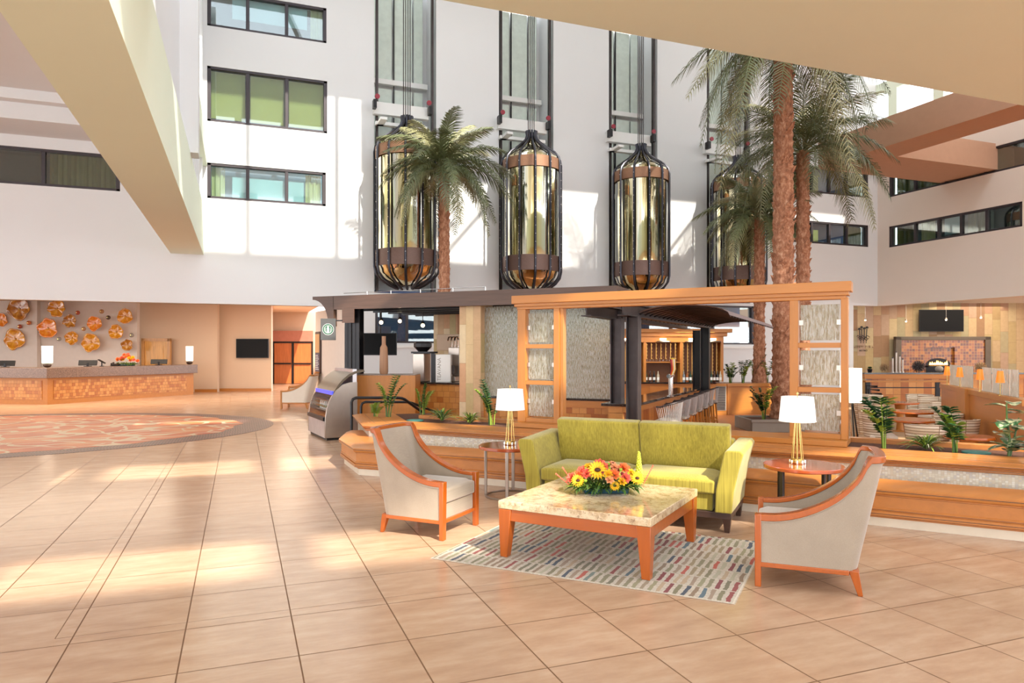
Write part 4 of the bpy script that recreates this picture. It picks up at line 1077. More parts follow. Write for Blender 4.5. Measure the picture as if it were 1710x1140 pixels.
# emblem sign hanging from the bracket
pp = K0+kd*kx(555)-kn*.15
T = thing('emblem_sign', 'small dark grey hanging sign with a round green and white emblem', 'sign', (pp.x, pp.y, 0), AV)
z0 = ZD(535, 15.9); z1 = ZD(498.5+34, 15.9); zc_t = ZD(532.5, 15.9); zc_b = ZD(568, 15.9); hw = .165
mb = MB(); mb.box(-hw, hw, 0, .03, zc_b, zc_t); mb.build('sign_board', plain('charcoal_board', c8(84, 84, 84), .6), T, bevel=.004)
mb = MB(); mb.box(hw-.02, hw+.25, .005, .025, zc_t-.06, zc_t-.03); mb.build('sign_arm', M['black'], T)
zc = (zc_b+zc_t)/2
def disc(mb, r, y, n=32, cx=0, cz=0, r0=0):
    if r0: mb.add([(cx+q*math.cos(2*math.pi*k/n), y, cz+q*math.sin(2*math.pi*k/n)) for q in (r0, r) for k in range(n)], [(k, (k+1) % n, n+(k+1) % n, n+k) for k in range(n)])
    else: mb.add([(cx+r*math.cos(2*math.pi*k/n), y, cz+r*math.sin(2*math.pi*k/n)) for k in range(n)], [tuple(range(n))])
gm = plain('emblem_green', c8(30, 92, 66), .5, var=.01)
em = MB(); disc(em, .125, -.002, cz=zc); eo = em.build('emblem_disc', gm, T)
m = MB(); disc(m, .088, -.004, cz=zc, r0=.083); m.build('emblem_ring', M['white'], eo)
m = MB(); disc(m, .125, -.0045, cz=zc, r0=.118); m.build('emblem_ring', M['white'], eo)
m = MB()                                        # crowned figure with two scaled tails
m.add([(x, -.005, zc+z) for x, z in ((-.03, -.08), (.03, -.08), (.022, -.01), (.03, .02), (.018, .035), (.02, .05), (-.02, .05), (-.018, .035), (-.03, .02), (-.022, -.01))], [tuple(range(10))])
m.add([(x, -.005, zc+z) for x, z in ((-.02, .053), (.02, .053), (.022, .072), (.01, .06), (0, .08), (-.01, .06), (-.022, .072))], [tuple(range(7))])
for s in (-1, 1):
    for q in range(5): m.add([(s*(.040+.004*q), -.005, zc-.07+.024*q), (s*(.072-.002*abs(q-2)), -.005, zc-.06+.024*q), (s*(.072-.002*abs(q-2)), -.005, zc-.051+.024*q), (s*(.040+.004*q), -.005, zc-.060+.024*q)], [(0, 1, 2, 3)])
m.build('emblem_figure', M['white'], eo)
# menu board on the pier
o_, r_, L_ = pier
T = thing('notice_board', 'tall narrow framed notice board on the white pier', 'notice board', (o_.x, o_.y, 0), r_)
mb = MB(); mb.box(.15, .75, -.06, 0, .95, 2.35); mb.build('board_frame', M['darkwood'], T, bevel=.01)
mb = MB(); mb.box(.21, .69, -.066, -.06, 1.65, 2.27); mb.build('board_sheet', plain('peach_sheet', c8(214, 170, 120), .6), T)
mb = MB(); mb.box(.21, .69, -.066, -.06, 1.03, 1.62); mb.build('board_sheet', plain('slate_sheet', c8(90, 84, 110), .6), T)
mb = MB()
for i in range(9): mb.box(.25, .65-.06*(i % 3), -.068, -.066, 1.08+i*.058, 1.10+i*.058)
mb.build('board_lines', M['white'], T)['kind'] = 'stuff'
# stone column, walls, rain glass of the kiosk
def kbox(name, px0, px1, y0, y1, z0, z1, mat, label=None, cat=None, bevel=0, parent=None, group=None):
    a = kx(px0, y0); b = kx(px1, y0); mb = MB(); mb.box(a, b, y0, y1, z0, z1)
    o = mb.build(name, mat, parent, bevel=bevel, loc=None if parent else (K0.x, K0.y, 0), rot=None if parent else kr)
    if label: tag(o, label, cat, group)
    return o
kbox('stone_column', 767, 803, .22, .80, FL, 2.84, M['stonecol'], 'pale sandstone clad column under the cafe canopy', 'column', bevel=.008)
T = thing('half_wall', 'wood block half wall with dark top and tall rain glass, left of the steel posts', 'partition', (K0.x, K0.y, 0), kr)
kbox('wall_base', 804, 1022, .35, .5, FL, .74, M['blocks'], parent=T); kbox('dark_top', 803, 1022, .30, .55, .74, .78, M['blackstone'], parent=T)
kbox('base_rail', 804, 1022, .32, .36, .60, .735, M['maple'], parent=T)
kbox('rain_panel', 804, 870, .40, .415, .78, 2.62, M['rain'], parent=T); kbox('rain_panel', 876, 1018, .40, .415, .78, 2.62, M['rain'], parent=T)
# cafe counter and service box
T = thing('cafe_counter', 'cafe counter of staggered wood blocks with a black stone top', 'counter', (K0.x, K0.y, 0), kr)
kbox('counter_body', 690, 772, .45, 1.2, FL, .99, M['blocks'], parent=T); kbox('countertop', 690, 768, .40, 1.25, .99, 1.03, M['blackstone'], parent=T, bevel=.004)
T = thing('service_box', 'plain tall honey wood box behind the handrail', 'cabinet', tuple(FR(592, 14.3)), AV)
mb = MB(); mb.box(0, 1.22, 0, .8, 0, 1.21); mb.box(-.10, 0, .12, .8, 0, 1.21); mb.build('box_body', M['maplez'], T, bevel=.006)
mb = MB(); mb.box(-.09, 1.21, .02, .79, 1.21, 1.225); mb.build('box_top', M['granite'], T)
v = FR(641, 14.6); mb = MB(); mb.lathe([(.075, 0), (.09, .05), (.085, .35), (.075, .55), (.045, .60), (.042, .62), (.042, .78)], 20)
tag(mb.build('wooden_bottle_post', wood('grey_brown_wood', c8(164, 122, 92), .5, 2, 0, .15), loc=(v.x, v.y, 1.225)), 'tall bottle shaped brown wooden post standing on the service box', 'ornament')
# cafe television, machines
def tv(name, label, px0, px1, d, y0, y1, th=.06, d1=None):
    a = FR(px0, d); b = FR(px1, d1 or d); o, r, L = frame_between(a, b); z1, z0 = ZD(y0, d), ZD(y1, d)
    T = thing(name, label, 'television', (o.x, o.y, 0), r)
    mb = MB(); mb.box(0, L, -th, 0, z0, z1); mb.build('tv_body', M['black'], T, bevel=.006)
    mb = MB(); mb.box(.02, L-.02, -th-.003, -th, z0+.025, z1-.02); mb.build('tv_screen', M['screenblk'], T)
    return T
tt = tv('television', 'black television hanging inside the cafe kiosk', 606, 663, 18.2, 556, 593)
mb = MB(); mb.cyl((.45, -.03, ZD(556, 18.2)), (.45, -.03, 2.85), .02, n=8); mb.build('ceiling_mount', M['black'], tt)
tv('television', 'black television on the beige wall left of the double doors', 395, 449, 30.1, 565.5, 597.5)
tv('television', 'black television above the tiled oven on the stone wall', 1534, 1608, 30.3, 517, 553.5)
def km(px, y, z): p = K0+kd*kx(px, y)+kn*y; return (p.x, p.y, z)
T = thing('coffee_grinder', 'black topped coffee grinder on the cafe counter', 'grinder', km(706, .75, 1.03), kr)
mb = MB(); mb.box(-.17, .12, -.15, .15, 0, .62); mb.build('grinder_body', M['silver'], T, bevel=.015)
mb = MB(); mb.lathe([(.10, .66), (.20, .76), (.20, .84), (.17, .86)], 10); mb.build('hopper', M['black'], T)
mb = MB(); mb.box(-.2, .28, -.17, .17, .62, .66); mb.build('tray_lid', M['black'], T)
T = thing('espresso_machine', 'steel and black espresso machine on the cafe counter between grinder and stone column', 'coffee machine', km(757, 1.02, 1.03), kr)
mb = MB(); mb.box(-.14, .14, -.18, .22, 0, .12); mb.box(-.14, .14, .02, .22, .12, .75); mb.build('machine_body', M['silver'], T, bevel=.01)
for x in (-.08, .0, .08): mb = MB(); mb.tube([(x, -.1, .9), (x, -.06, .97), (x, .05, .98), (x, .08, .9), (x, .08, .3)], .018, 8); mb.build('steam_pipe', M['chrome'], T)
mb = MB(); mb.box(-.16, .06, -.26, -.06, .16, .36); mb.build('brew_head', M['black'], T, bevel=.01)
T = thing('tea_dispenser', 'white tea dispenser box lettered TEAVANA on the cafe counter', 'dispenser', km(740, .62, 1.03), AV)
mb = MB(); mb.box(-.19, .17, -.05, .35, 0, .60); mb.build('box_shell', M['white'], T, bevel=.01)
mb = MB(); mb.box(-.19, -.155, -.055, .35, 0, .60); mb.box(-.26, -.19, -.03, .2, 0, .62); mb.build('dispenser_side', M['black'], T)
def text(s, size, loc, rot, mat, parent, name='lettering', al='CENTER', ext=.001):
    cu = bpy.data.curves.new('t', 'FONT'); cu.body = s; cu.size = size; cu.align_x = al; cu.extrude = ext
    to = bpy.data.objects.new('t', cu); me = bpy.data.meshes.new_from_object(to); bpy.data.objects.remove(to)
    o = bpy.data.objects.new(name, me); COL.objects.link(o); me.materials.clear(); me.materials.append(mat); o.parent = parent; o.location = loc; o.rotation_euler = rot; return o
text('TEAVANA', .11, (-.045, -.052, .03), (math.pi/2, -math.pi/2, 0), M['grey'], T, al='LEFT')
T = thing('wall_cabinet', 'beige box cabinet hanging behind the coffee machines', 'cabinet', km(735, 2.6, 0), kr)
mb = MB(); mb.box(-.1, .75, 0, .4, ZD(585, 17.6), ZD(558, 17.6)); mb.build('cabinet_body', M['beige'], T, bevel=.01)
mb = MB()
for i in range(5): mb.box(.5, .62, -.004, 0, ZD(583, 17.6)+i*.03+.12, ZD(583, 17.6)+i*.03+.13)
mb.build('vent_slots', M['black'], T)['kind'] = 'stuff'
kbox('stone_column', 724, 764, 3.0, 3.3, FL, 2.84, M['stonecol'], 'wider sandstone clad pier at the back of the cafe kiosk', 'column', bevel=.008)
# display case
pc_ = W(543, 736)
T = thing('display_case', 'curved stainless refrigerated display case with bottles at the cafe entrance', 'display case', (pc_.x, pc_.y, 0), .12)
sp_ = []
LWc = .62                                    # local x depth of the case, +y runs back along its length
prof = [(.0, .05), (.0, .42), (.03, .62), (.10, .80), (.20, .95), (.33, 1.06), (.48, 1.10), (.62, 1.10), (.62, .05)]
def cprof(mb, pr, y0, y1):
    n = len(pr); mb.add([(x, y0, z) for x, z in pr]+[(x, y1, z) for x, z in pr], [tuple(range(n)), tuple(range(2*n-1, n-1, -1))]+[(i, i+n, (i+1) % n+n, (i+1) % n) for i in range(n)]); return mb
mb = MB(); cprof(mb, prof, 0, .05); mb.build('end_panel', M['silver'], T, bevel=.006)
mb = MB(); cprof(mb, prof, 1.45, 1.5); mb.build('end_panel', M['silver'], T, bevel=.006)
mb = MB(); mb.box(.0, .62, .05, 1.45, .05, .36); mb.box(.54, .62, .05, 1.45, .36, 1.35); mb.build('case_body', plain('silver_panel', c8(214, 210, 214), .3, .7), T)
mb = MB(); mb.box(.04, .6, .04, 1.46, 0, .05); mb.build('toe_kick', M['black'], T)
gl = [(.0, .42), (.03, .62), (.10, .80), (.20, .95)]
mb = MB(); mb.add([(x, y, z) for y in (.05, 1.45) for x, z in gl], [(i, i+1, i+5, i+4) for i in range(3)]); mb.build('curved_glass', M['clear'], T)
mb = MB(); n = 8
cp = [(.16, .90), (.24, 1.04), (.34, 1.16), (.45, 1.25), (.58, 1.31), (.75, 1.34)]; cp2 = [(x+.02, z-.04) for x, z in reversed(cp)]
cprof(mb, cp+cp2, .02, 1.48); mb.build('hood', plain('bronze_grey_hood', c8(96, 84, 70), .3, .6), T)
mb = MB(); mb.box(.14, .20, .05, 1.45, .86, .93); mb.build('hood_trim', plain('blue_strip', c8(50, 60, 190), .3, emit=(.05, .08, .8), es=.6), T)
mb = MB(); mb.box(-.03, .06, .05, 1.45, .37, .44); mb.build('front_bumper', M['black'], T)
for z in (.52, .72): mb = MB(); mb.box(.14, .54, .05, 1.45, z, z+.012); mb.build('shelf', M['silver'], T)
g1 = plain('green_carton', c8(40, 130, 96), .5)
pr_ = None
for i in range(8):
    m_ = T.matrix_world
    l = Matrix.Translation(T.location) @ Matrix.Rotation(T.rotation_euler.z, 4, 'Z')
    v = l @ Vector((.22, .16+.16*(i % 8), .532))
    if pr_ is None:
        pr_ = thing('drink_bottle', 'white and green drink bottle in a row inside the display case', 'bottle', v, 0, 'drink bottles in the display case')
        mb = MB(); mb.lathe([(.03, 0), (.032, .01), (.032, .11), (.014, .15), (.014, .165)], 12); mb.build('bottle_body', M['white'], pr_)
        mb = MB(); mb.lathe([(.033, .03), (.033, .08)], 12, capb=False, capt=False); mb.build('bottle_wrap', g1, pr_)
        mb = MB(); mb.lathe([(.016, .165), (.016, .18)], 10); mb.build('bottle_cap', g1, pr_)
    else: dup(pr_, v)
# ================================================================ BAR
p0 = V3(W(1068, 673, .77), 0); p1 = V3(W(1170, 648, .77), 0); bo, br, bl = frame_between(p0, p1); bd = (p1-p0).normalized(); bn = Vector((-bd.y, bd.x, 0))
T = thing('bar_counter', 'long bar counter with black granite top and vertical wood block front', 'bar counter', (p0.x, p0.y, 0), br)
mb = MB(); mb.box(-.3, bl+.1, 0, .62, .72, .77); mb.build('countertop', M['blackstone'], T, bevel=.006)
mb = MB(); mb.box(-.25, bl+.05, .22, .5, FL, .72); mb.build('bar_front', brick('wood_slat_blocks', WC, .09, .3, .006, c8(140, 78, 40), .4, 0, 'XZ', .2, .8), T)
mb = MB(); mb.box(-.28, bl+.08, .03, .24, .62, .72); mb.build('wood_edge', M['maple'], T)
# bar stools
def stool():
    T = thing('bar_stool', '', 'bar stool', (0, 0, FL), 0, 'bar stools along the counter')
    mb = MB(); cushion(mb, -.23, .23, -.2, .22, .70, .76, .015); mb.build('seat', M['grey'], T, bevel=.01)
    rope = bpy.data.materials.get('grey_rope') or plain('grey_rope', c8(178, 172, 170), .7, var=.05)
    mb = MB(); n = 34; rim = []; bot = []
    for i in range(n+1):
        a = -math.pi*.08+math.pi*1.16*i/n; hz = 1.0+.10*math.sin(max(0, min(math.pi, a)))**1; out = .30
        rim.append(Vector((.31*math.cos(a), -.06+.33*math.sin(a) if math.sin(a) > 0 else -.06+.33*math.sin(a)*1, hz-.0))); bot.append(Vector((.24*math.cos(a), -.02+.24*math.sin(a), .70)))
    mb.tube(rim, .014, 8); mb.tube(bot, .012, 6); bk = mb.build('shell_frame', M['steel'], T)
    mb = MB()
    for a, b in zip(rim, bot): mb.tube([a, a.lerp(b, .5)+Vector((0, 0, .0)), b], .0055, 5)
    mb.build('woven_rope_back', rope, T)
    for sx in (-1, 1):
        for sy in (-1, 1):
            mb = MB(); mb.taper((sx*.23, sy*.21, 0), (.03, .03), (sx*.17, sy*.16, .70), (.042, .042)); mb.build('leg', M['maplez'], T)
    mb = MB()
    for s in (-1, 1): mb.box(-.2, .2, s*.2-.012, s*.2+.012, .25, .285); mb.box(s*.2-.012, s*.2+.012, -.2, .2, .30, .33)
    mb.build('footrest', M['maple'], T)
    return T
q0 = V3(W(1132, 673, .75), 0); q1 = V3(W(1194, 649, .75), 0)
names = ['nearest to the camera', 'second from the front', 'third from the front', 'middle one of the seven', 'third from the far end', 'second from the far end', 'farthest from the camera']
st = stool(); sq = math.atan2(bn.y, bn.x)+math.pi/2
for i in range(7):
    v = q0.lerp(q1, i/6)+bn*.16-bd*.1; l = 'grey rope backed bar stool at the counter, '+names[i]
    if i == 0: st.location = (v.x, v.y, FL); st.rotation_euler = (0, 0, sq); st['label'] = l
    else: dup(st, (v.x, v.y, FL), sq, l)
# beer tap
v = W(1124, 662, .77)+bn*.05
T = thing('beer_tap', 'chrome beer tap tower with coloured handles on the bar', 'beer tap', (v.x, v.y, .77), br)
mb = MB(); mb.lathe([(.07, 0), (.07, .02), (.045, .03), (.045, .42)], 20); mb.cyl((-.17, 0, .42), (.17, 0, .42), .045, n=16); mb.build('tap_tower', M['chrome'], T)
for i, c in enumerate(((200, 60, 40), (240, 200, 40), (230, 230, 230), (220, 170, 30))):
    mb = MB(); x = -.13+.087*i; mb.tube([(x, -.03, .45), (x, -.06, .56), (x, -.04, .76+.03*(i % 2))], [.012, .022, .028], 8); mb.build('tap_handle', plain('tap_handle_%s' % ['red', 'yellow', 'white', 'gold'][i], c8(*c), .3), T)
# steel frame and ribbed barrel roof of the bar
T = thing('bar_canopy', 'steel frame over the bar with a curved ribbed roof', 'canopy', (p0.x, p0.y, 0), br)
def bl_(px, o): return onl(px, V3(p0, 0)+bn*o, bd)
posts = [(1058, -.05), (1031, .62), (1178, -.05), (1164, .58)]
for px, o in posts:
    x = bl_(px, o) if px > 1100 else {1058: -.42, 1031: -.40}[px]
    if px == 1058: x = onl(1058, V3(p0, 0)+bn*(-.05), bd)
    if px == 1031: x = onl(1031, V3(p0, 0)+bn*(.42), bd); o = .42
    w_ = .105; mb = MB(); mb.box(x-w_, x+w_, o-w_, o-w_+.018, FL, 2.29); mb.box(x-w_, x+w_, o+w_-.018, o+w_, FL, 2.29); mb.box(x-.01, x+.01, o-w_, o+w_, FL, 2.29)
    mb.build('steel_post', M['steel'] if px < 1100 else M['black'], T)
x0 = onl(1020, V3(p0, 0), bd); x1 = bl_(1182, 0)+.2
for o in (-.05, .58):
    mb = MB(); mb.box(-1.2, x1, o-.09, o+.09, 2.28, 2.30); mb.box(-1.2, x1, o-.09, o+.09, 2.48, 2.50); mb.box(-1.2, x1, o-.012, o+.012, 2.28, 2.50); mb.build('roof_beam', M['steel'], T)
nr = 22
for i in range(nr):
    x = -.2+(x1+.2)*i/(nr-1); mb = MB(); pts = []
    for k in range(13):
        a = math.pi*k/12; pts.append((x, -.80+.80*math.cos(math.pi-a), 2.27+.20*math.sin(a)))
    mb.tube(pts, .014, 6); mb.build('curved_rib', M['steel'], T)
mb = MB(); vs = []; fs = []
for k in range(13):
    a = math.pi*k/12; vs += [(-.3, -.80+.80*math.cos(math.pi-a), 2.295+.20*math.sin(a)), (x1+.1, -.80+.80*math.cos(math.pi-a), 2.295+.20*math.sin(a))]
    if k < 12: fs.append((2*k, 2*k+1, 2*k+3, 2*k+2))
mb.add(vs, fs); mb.build('roof_sheet', plain('grey_purple_sheet', c8(150, 134, 134), .5, .1), T)
# back bar cabinet
DB = 22.6; a = FR(1034, DB); b = FR(1208, DB); o, r, L = frame_between(a, b)
T = thing('back_bar_cabinet', 'tall honey wood back bar cabinet with wine racks and cornice', 'cabinet', (o.x, o.y, 0), r)
bx = lambda px: L*(px-1034)/(1208-1034.0)
mb = MB(); mb.box(-.15, L+.22, -.22, .5, 2.28, 2.40); mb.box(-.05, L+.10, -.10, .5, 2.16, 2.28); mb.build('cornice', M['maple'], T, bevel=.01)
mb = MB(); mb.box(0, L, -.02, .45, 1.98, 2.16); mb.build('header', M['maple'], T)
mb = MB(); mb.box(0, L, -.35, .5, FL, .68); mb.build('base_unit', M['maple'], T)
mb = MB(); mb.box(-.02, bx(1190), -.40, .5, .68, .73); mb.build('countertop', M['blackstone'], T)
mb = MB(); mb.box(0, L, .40, .45, .7, 2.0); mb.build('back_panel', plain('warm_brown_back', c8(120, 72, 38), .5), T)
for px in (1036, 1077, 1138, 1173, 1206):
    mb = MB(); mb.box(bx(px)-.04, bx(px)+.04, 0, .42, .73, 1.98); mb.build('upright', M['maplez'], T)
for p_ in (1045, 1107, 1155, 1190):
    mb = MB(); mb.lathe([(.0, 2.04), (.22, 2.02), (.24, 1.99), (.2, 1.97)], 16, c=(bx(p_), -.12)); mb.build('picture_light', M['silver'], T)
    mb = MB(); mb.box(bx(p_)-.1, bx(p_)+.1, -.04, .0, 2.06, 2.10); mb.build('glow_strip', bpy.data.materials['warm_bulb'], T)
rk = plain('rack_gold_wood', c8(206, 160, 84), .4)
for (u0, u1, z0, z1) in ((1037, 1075, .75, 1.95), (1080, 1136, 1.45, 1.95), (1141, 1171, .75, 1.95), (1176, 1204, .75, 1.95)):
    a, b = bx(u0), bx(u1); mb = MB(); n = max(4, int((b-a)/.14))
    for i in range(n+1):
        x = a+(b-a)*i/n; mb.box(x-.009, x+.009, .02, .05, z0, z1)
    nz = int((z1-z0)/.11)
    for j in range(nz+1):
        for i in range(n): x = a+(b-a)*i/n; mb.box(x+.01, x+.035, .02, .05, z0+j*.11, z0+j*.11+.02)
    mb.build('wine_rack', rk, T)
mb = MB(); mb.box(bx(1079), bx(1137), .05, .4, 1.33, 1.36); mb.build('glass_shelf', M['maple'], T)
mb = MB(); mb.box(bx(1190), L-.02, -.37, -.35, FL+.15, .6)
mb.build('louvre_panel', M['grey'], T)
mb = MB()
for i in range(14): mb.box(bx(1191), L-.05, -.385, -.37, FL+.18+i*.052, FL+.21+i*.052)
mb.build('louvre_slats', M['steel'], T)['kind'] = 'stuff'
for x in (bx(1100), bx(1130)): mb = MB(); mb.box(x-.35, x+.35, -.375, -.35, -.15, .60); mb.build('cabinet_door', M['maple'], T, bevel=.006)
area('back_bar_light', tuple(V3(FR(1120, 22.0), 2.3)), 3, .5, 25)
Mb = LM((o.x, o.y, 0), r)
g_ = thing('wine_glass', 'stemmed wine glass upside down in a row under the wine rack', 'wine glass', Mb @ Vector((bx(1082), .2, 1.36)), 0, 'wine glasses on the back bar shelf')
mb = MB(); mb.lathe([(.03, 0), (.04, .05), (.03, .09), (.004, .10), (.004, .15), (.03, .155)], 10, capb=False, capt=False); mb.build('glass_bowl', M['clear'], g_)
for i in range(1, 9): dup(g_, Mb @ Vector((bx(1082)+i*.105, .2, 1.36)))
bc = [c8(30, 60, 40), c8(60, 30, 24), c8(20, 22, 24), c8(200, 190, 170), c8(120, 130, 140), c8(150, 80, 30)]
bms = [plain('bottle_glass_%s' % n_, c, .1, coat=.5) for n_, c in zip(('green', 'brown', 'black', 'cream', 'grey', 'amber'), bc)]
protos = []
k = 0
for reg, (u0, u1, n_) in (('left bay', (1080, 1100, 4)), ('middle bay', (1142, 1170, 6)), ('right bay', (1178, 1203, 6))):
    for i in range(n_):
        v = Mb @ Vector((bx(u0+(u1-u0)*i/(n_-1)), .0 if reg != 'left bay' else .1, .73)); c = k % 6
        if len(protos) <= c:
            t_ = thing('liquor_bottle', '', 'bottle', v, 0, 'bottles on the back bar'); mb = MB(); mb.lathe([(.04, 0), (.042, .01), (.042, .20), (.016, .26), (.016, .33)], 12); mb.build('bottle_body', bms[c], t_)
            mb = MB(); mb.lathe([(.0425, .05), (.0425, .14)], 12, capb=False, capt=False); mb.build('paper_label', M['white'], t_); protos.append(t_)
        else: t_ = dup(protos[c], v)
        t_['label'] = ['green', 'brown', 'black', 'cream', 'grey', 'amber'][c]+' bottle standing in the '+reg+' of the back bar'+('' if i < 6 and n_ <= 6 else ' right end'); t_['group'] = 'bottles on the back bar'; k += 1
# wooden box planter with shrubs behind, grey planter at the thick palm
a = FR(1215, 22.45); b = FR(1305, 22.7); o, r, L = frame_between(a, b)
T = thing('planter_box', 'wide honey wood planter box in front of the white wall right of the bar', 'planter', (o.x, o.y, 0), r)
mb = MB(); mb.box(0, L+.3, 0, .9, FL, .58); mb.build('box_body', M['maple'], T, bevel=.005); mb = MB(); mb.box(-.04, L+.34, -.05, .95, .58, .68); mb.build('rim', M['maple'], T, bevel=.006)
mb = MB(); mb.box(-.02, .10, -.03, .0, FL, .58); mb.build('corner_post', M['maplez'], T)
Mp = LM((o.x, o.y, 0), r)
shr = ['leftmost', 'second', 'middle', 'fourth', 'rightmost']
for i in range(5):
    v = Mp @ Vector((.25+.42*i, .35, .66)); zz_plant('low green shrub in the wood planter box behind the bar, '+shr[i]+' of five', v, 9, .55+.12*((i*7) % 3), 30+i, .3, 1.3, 'leafd', 'shrubs in the wooden planter box')
v = FR(1256, 17.5)
T = thing('planter_tray', 'low grey square planter around the base of the thickest palm', 'planter', (v.x, v.y, FL), AV)
mb = MB(); mb.box(0, 1.3, 0, .08, 0, .30); mb.box(0, 1.3, 1.3, 1.38, 0, .30); mb.box(0, .08, .08, 1.3, 0, .30); mb.box(1.22, 1.3, .08, 1.3, 0, .30); mb.box(-.03, 1.33, -.03, .0, .24, .32); mb.build('tray_walls', M['grey'], T, bevel=.01)
mb = MB(); mb.box(.08, 1.22, .08, 1.3, 0, .26); mb.build('soil', M['soil'], T)
v2 = FR(1276, 18.0); zz_plant('dark leafy shrub in the grey planter left of the thickest palm', (v2.x, v2.y, FL+.24), 12, .72, 50, .28, 1.5, 'leafd', 'shrubs by the thick palm')
# ================================================================ RECEPTION
A0 = Vector((-9.6, 27.0, 0)); A1 = Vector((-5.69, 26.35, 0)); A2 = Vector((-1.67, 30.6, 0))
A0 = FR(-160, 23.6)
T = thing('reception_desk', 'angled reception desk with wood block panels and thick brown granite top', 'reception desk')
path = [(A0.x, A0.y), (A1.x, A1.y), (A2.x, A2.y)]
mb = MB(); mb.sweep(path, [(.03, 0), (.03, .86), (.7, .86), (.7, 0)]); mb.build('desk_body', M['maple'], T)
for a, b, i0, i1 in ((A0, A1, .2, .22), (A1, A2, .22, .35)):
    o, r, L = frame_between(a, b); mb = MB(); mb.box(i0, L-i1, .015, .04, .16, .76); q = mb.build('block_panel', M['blocksfine'], T, loc=o, rot=r)
mb = MB(); mb.sweep(path+[(A2.x+.05, A2.y+.05)], [(-.12, .84), (-.12, 1.17), (.75, 1.17), (.75, .84)]); mb.build('countertop', M['granite'], T, bevel=.01)
DT = 1.172
def monitor(label, px, d, tilt=.25):
    v = FR(px, d); T = thing('computer_monitor', label, 'monitor', (v.x, v.y, DT), AV+.1, 'monitors on the reception desk')
    mb = MB(); mb.M = Matrix.Rotation(-tilt, 4, 'X'); mb.box(-.30, .30, -.02, .02, .04, .22); mb.build('monitor_back', M['black'], T, bevel=.006)
    mb = MB(); mb.box(-.1, .1, -.06, .1, 0, .02); mb.box(-.03, .03, -.01, .03, .02, .12); mb.build('monitor_stand', M['black'], T)
def desk_pt(px, o):
    P0, P1 = (A0, A1) if px < 79 else (A1, A2); d = (P1-P0).normalized(); n = Vector((-d.y, d.x, 0)); q = P0+n*o; s = onl(px, q, d); return q+d*s
for px, l in ((8, 'black monitor at the left edge of the reception desk'), (146, 'black monitor in the middle of the reception desk'), (265, 'black monitor before the service door on the reception desk')):
    v = desk_pt(px, .5); d = v.x*SY+v.y*CY; monitor(l, px, d)
def desk_lamp(px, label, r=.13, h=.58):
    v = desk_pt(px, .35); T = thing('desk_lamp', label, 'table lamp', (v.x, v.y, DT), 0, 'glowing lamps on the reception desk')
    mb = MB(); mb.ball((0, 0, .07), .12, 16, 8, (1, 1, .6)); mb.build('lamp_base', M['darkwood'], T)
    mb = MB(); mb.lathe([(r, .14), (r*1.08, .14+h)], 24); mb.build('lamp_shade', M['litshade'], T)
desk_lamp(79, 'tall white glowing cylinder lamp at the bend of the reception desk', .15, .55)
desk_lamp(316.5, 'white glowing cylinder lamp at the right end of the reception desk')
v = desk_pt(170, .3); T = thing('card_terminal', 'small black card terminal on a stand on the reception desk', 'card terminal', (v.x, v.y, DT), AV)
mb = MB(); mb.box(-.05, .05, -.05, .05, 0, .02); mb.cyl((0, 0, .02), (0, 0, .15), .02, n=8); mb.build('terminal_stand', M['black'], T); mb = MB(); mb.M = Matrix.Translation((0, 0, .17)) @ Matrix.Rotation(.5, 4, 'Y'); mb.box(-.13, .13, -.05, .05, -.015, .015); mb.build('terminal_head', M['black'], T)
v = desk_pt(192, .35); T = thing('telephone', 'low black telephone beside the card terminal on the reception desk', 'telephone', (v.x, v.y, DT), AV)
mb = MB(); mb.prismx([(-.1, 0), (.1, 0), (.1, .08), (-.1, .03)], -.11, .11); mb.build('phone_base', M['black'], T); mb = MB(); mb.tube([(-.09, -.08, .07), (-.09, 0, .10), (-.09, .08, .11)], [.028, .018, .028], 8); mb.build('handset', M['black'], T)
v = desk_pt(211, .35)
T, rr = arrangement('low orange flower arrangement on the reception desk', (v.x, v.y, DT), AV, .85, .3, .3, 77, rich=.6)
for i in range(30):
    x = rr.uniform(-.36, .36); y = rr.uniform(-.1, .1); flower(['petal_orange', 'petal_yellow', 'petal_coral', 'petal_orange'][i % 4], T, (x, y, .12+.30*(1-abs(x)*1.8)*rr.uniform(.3, 1.1)), .06, (x, -1, .7))
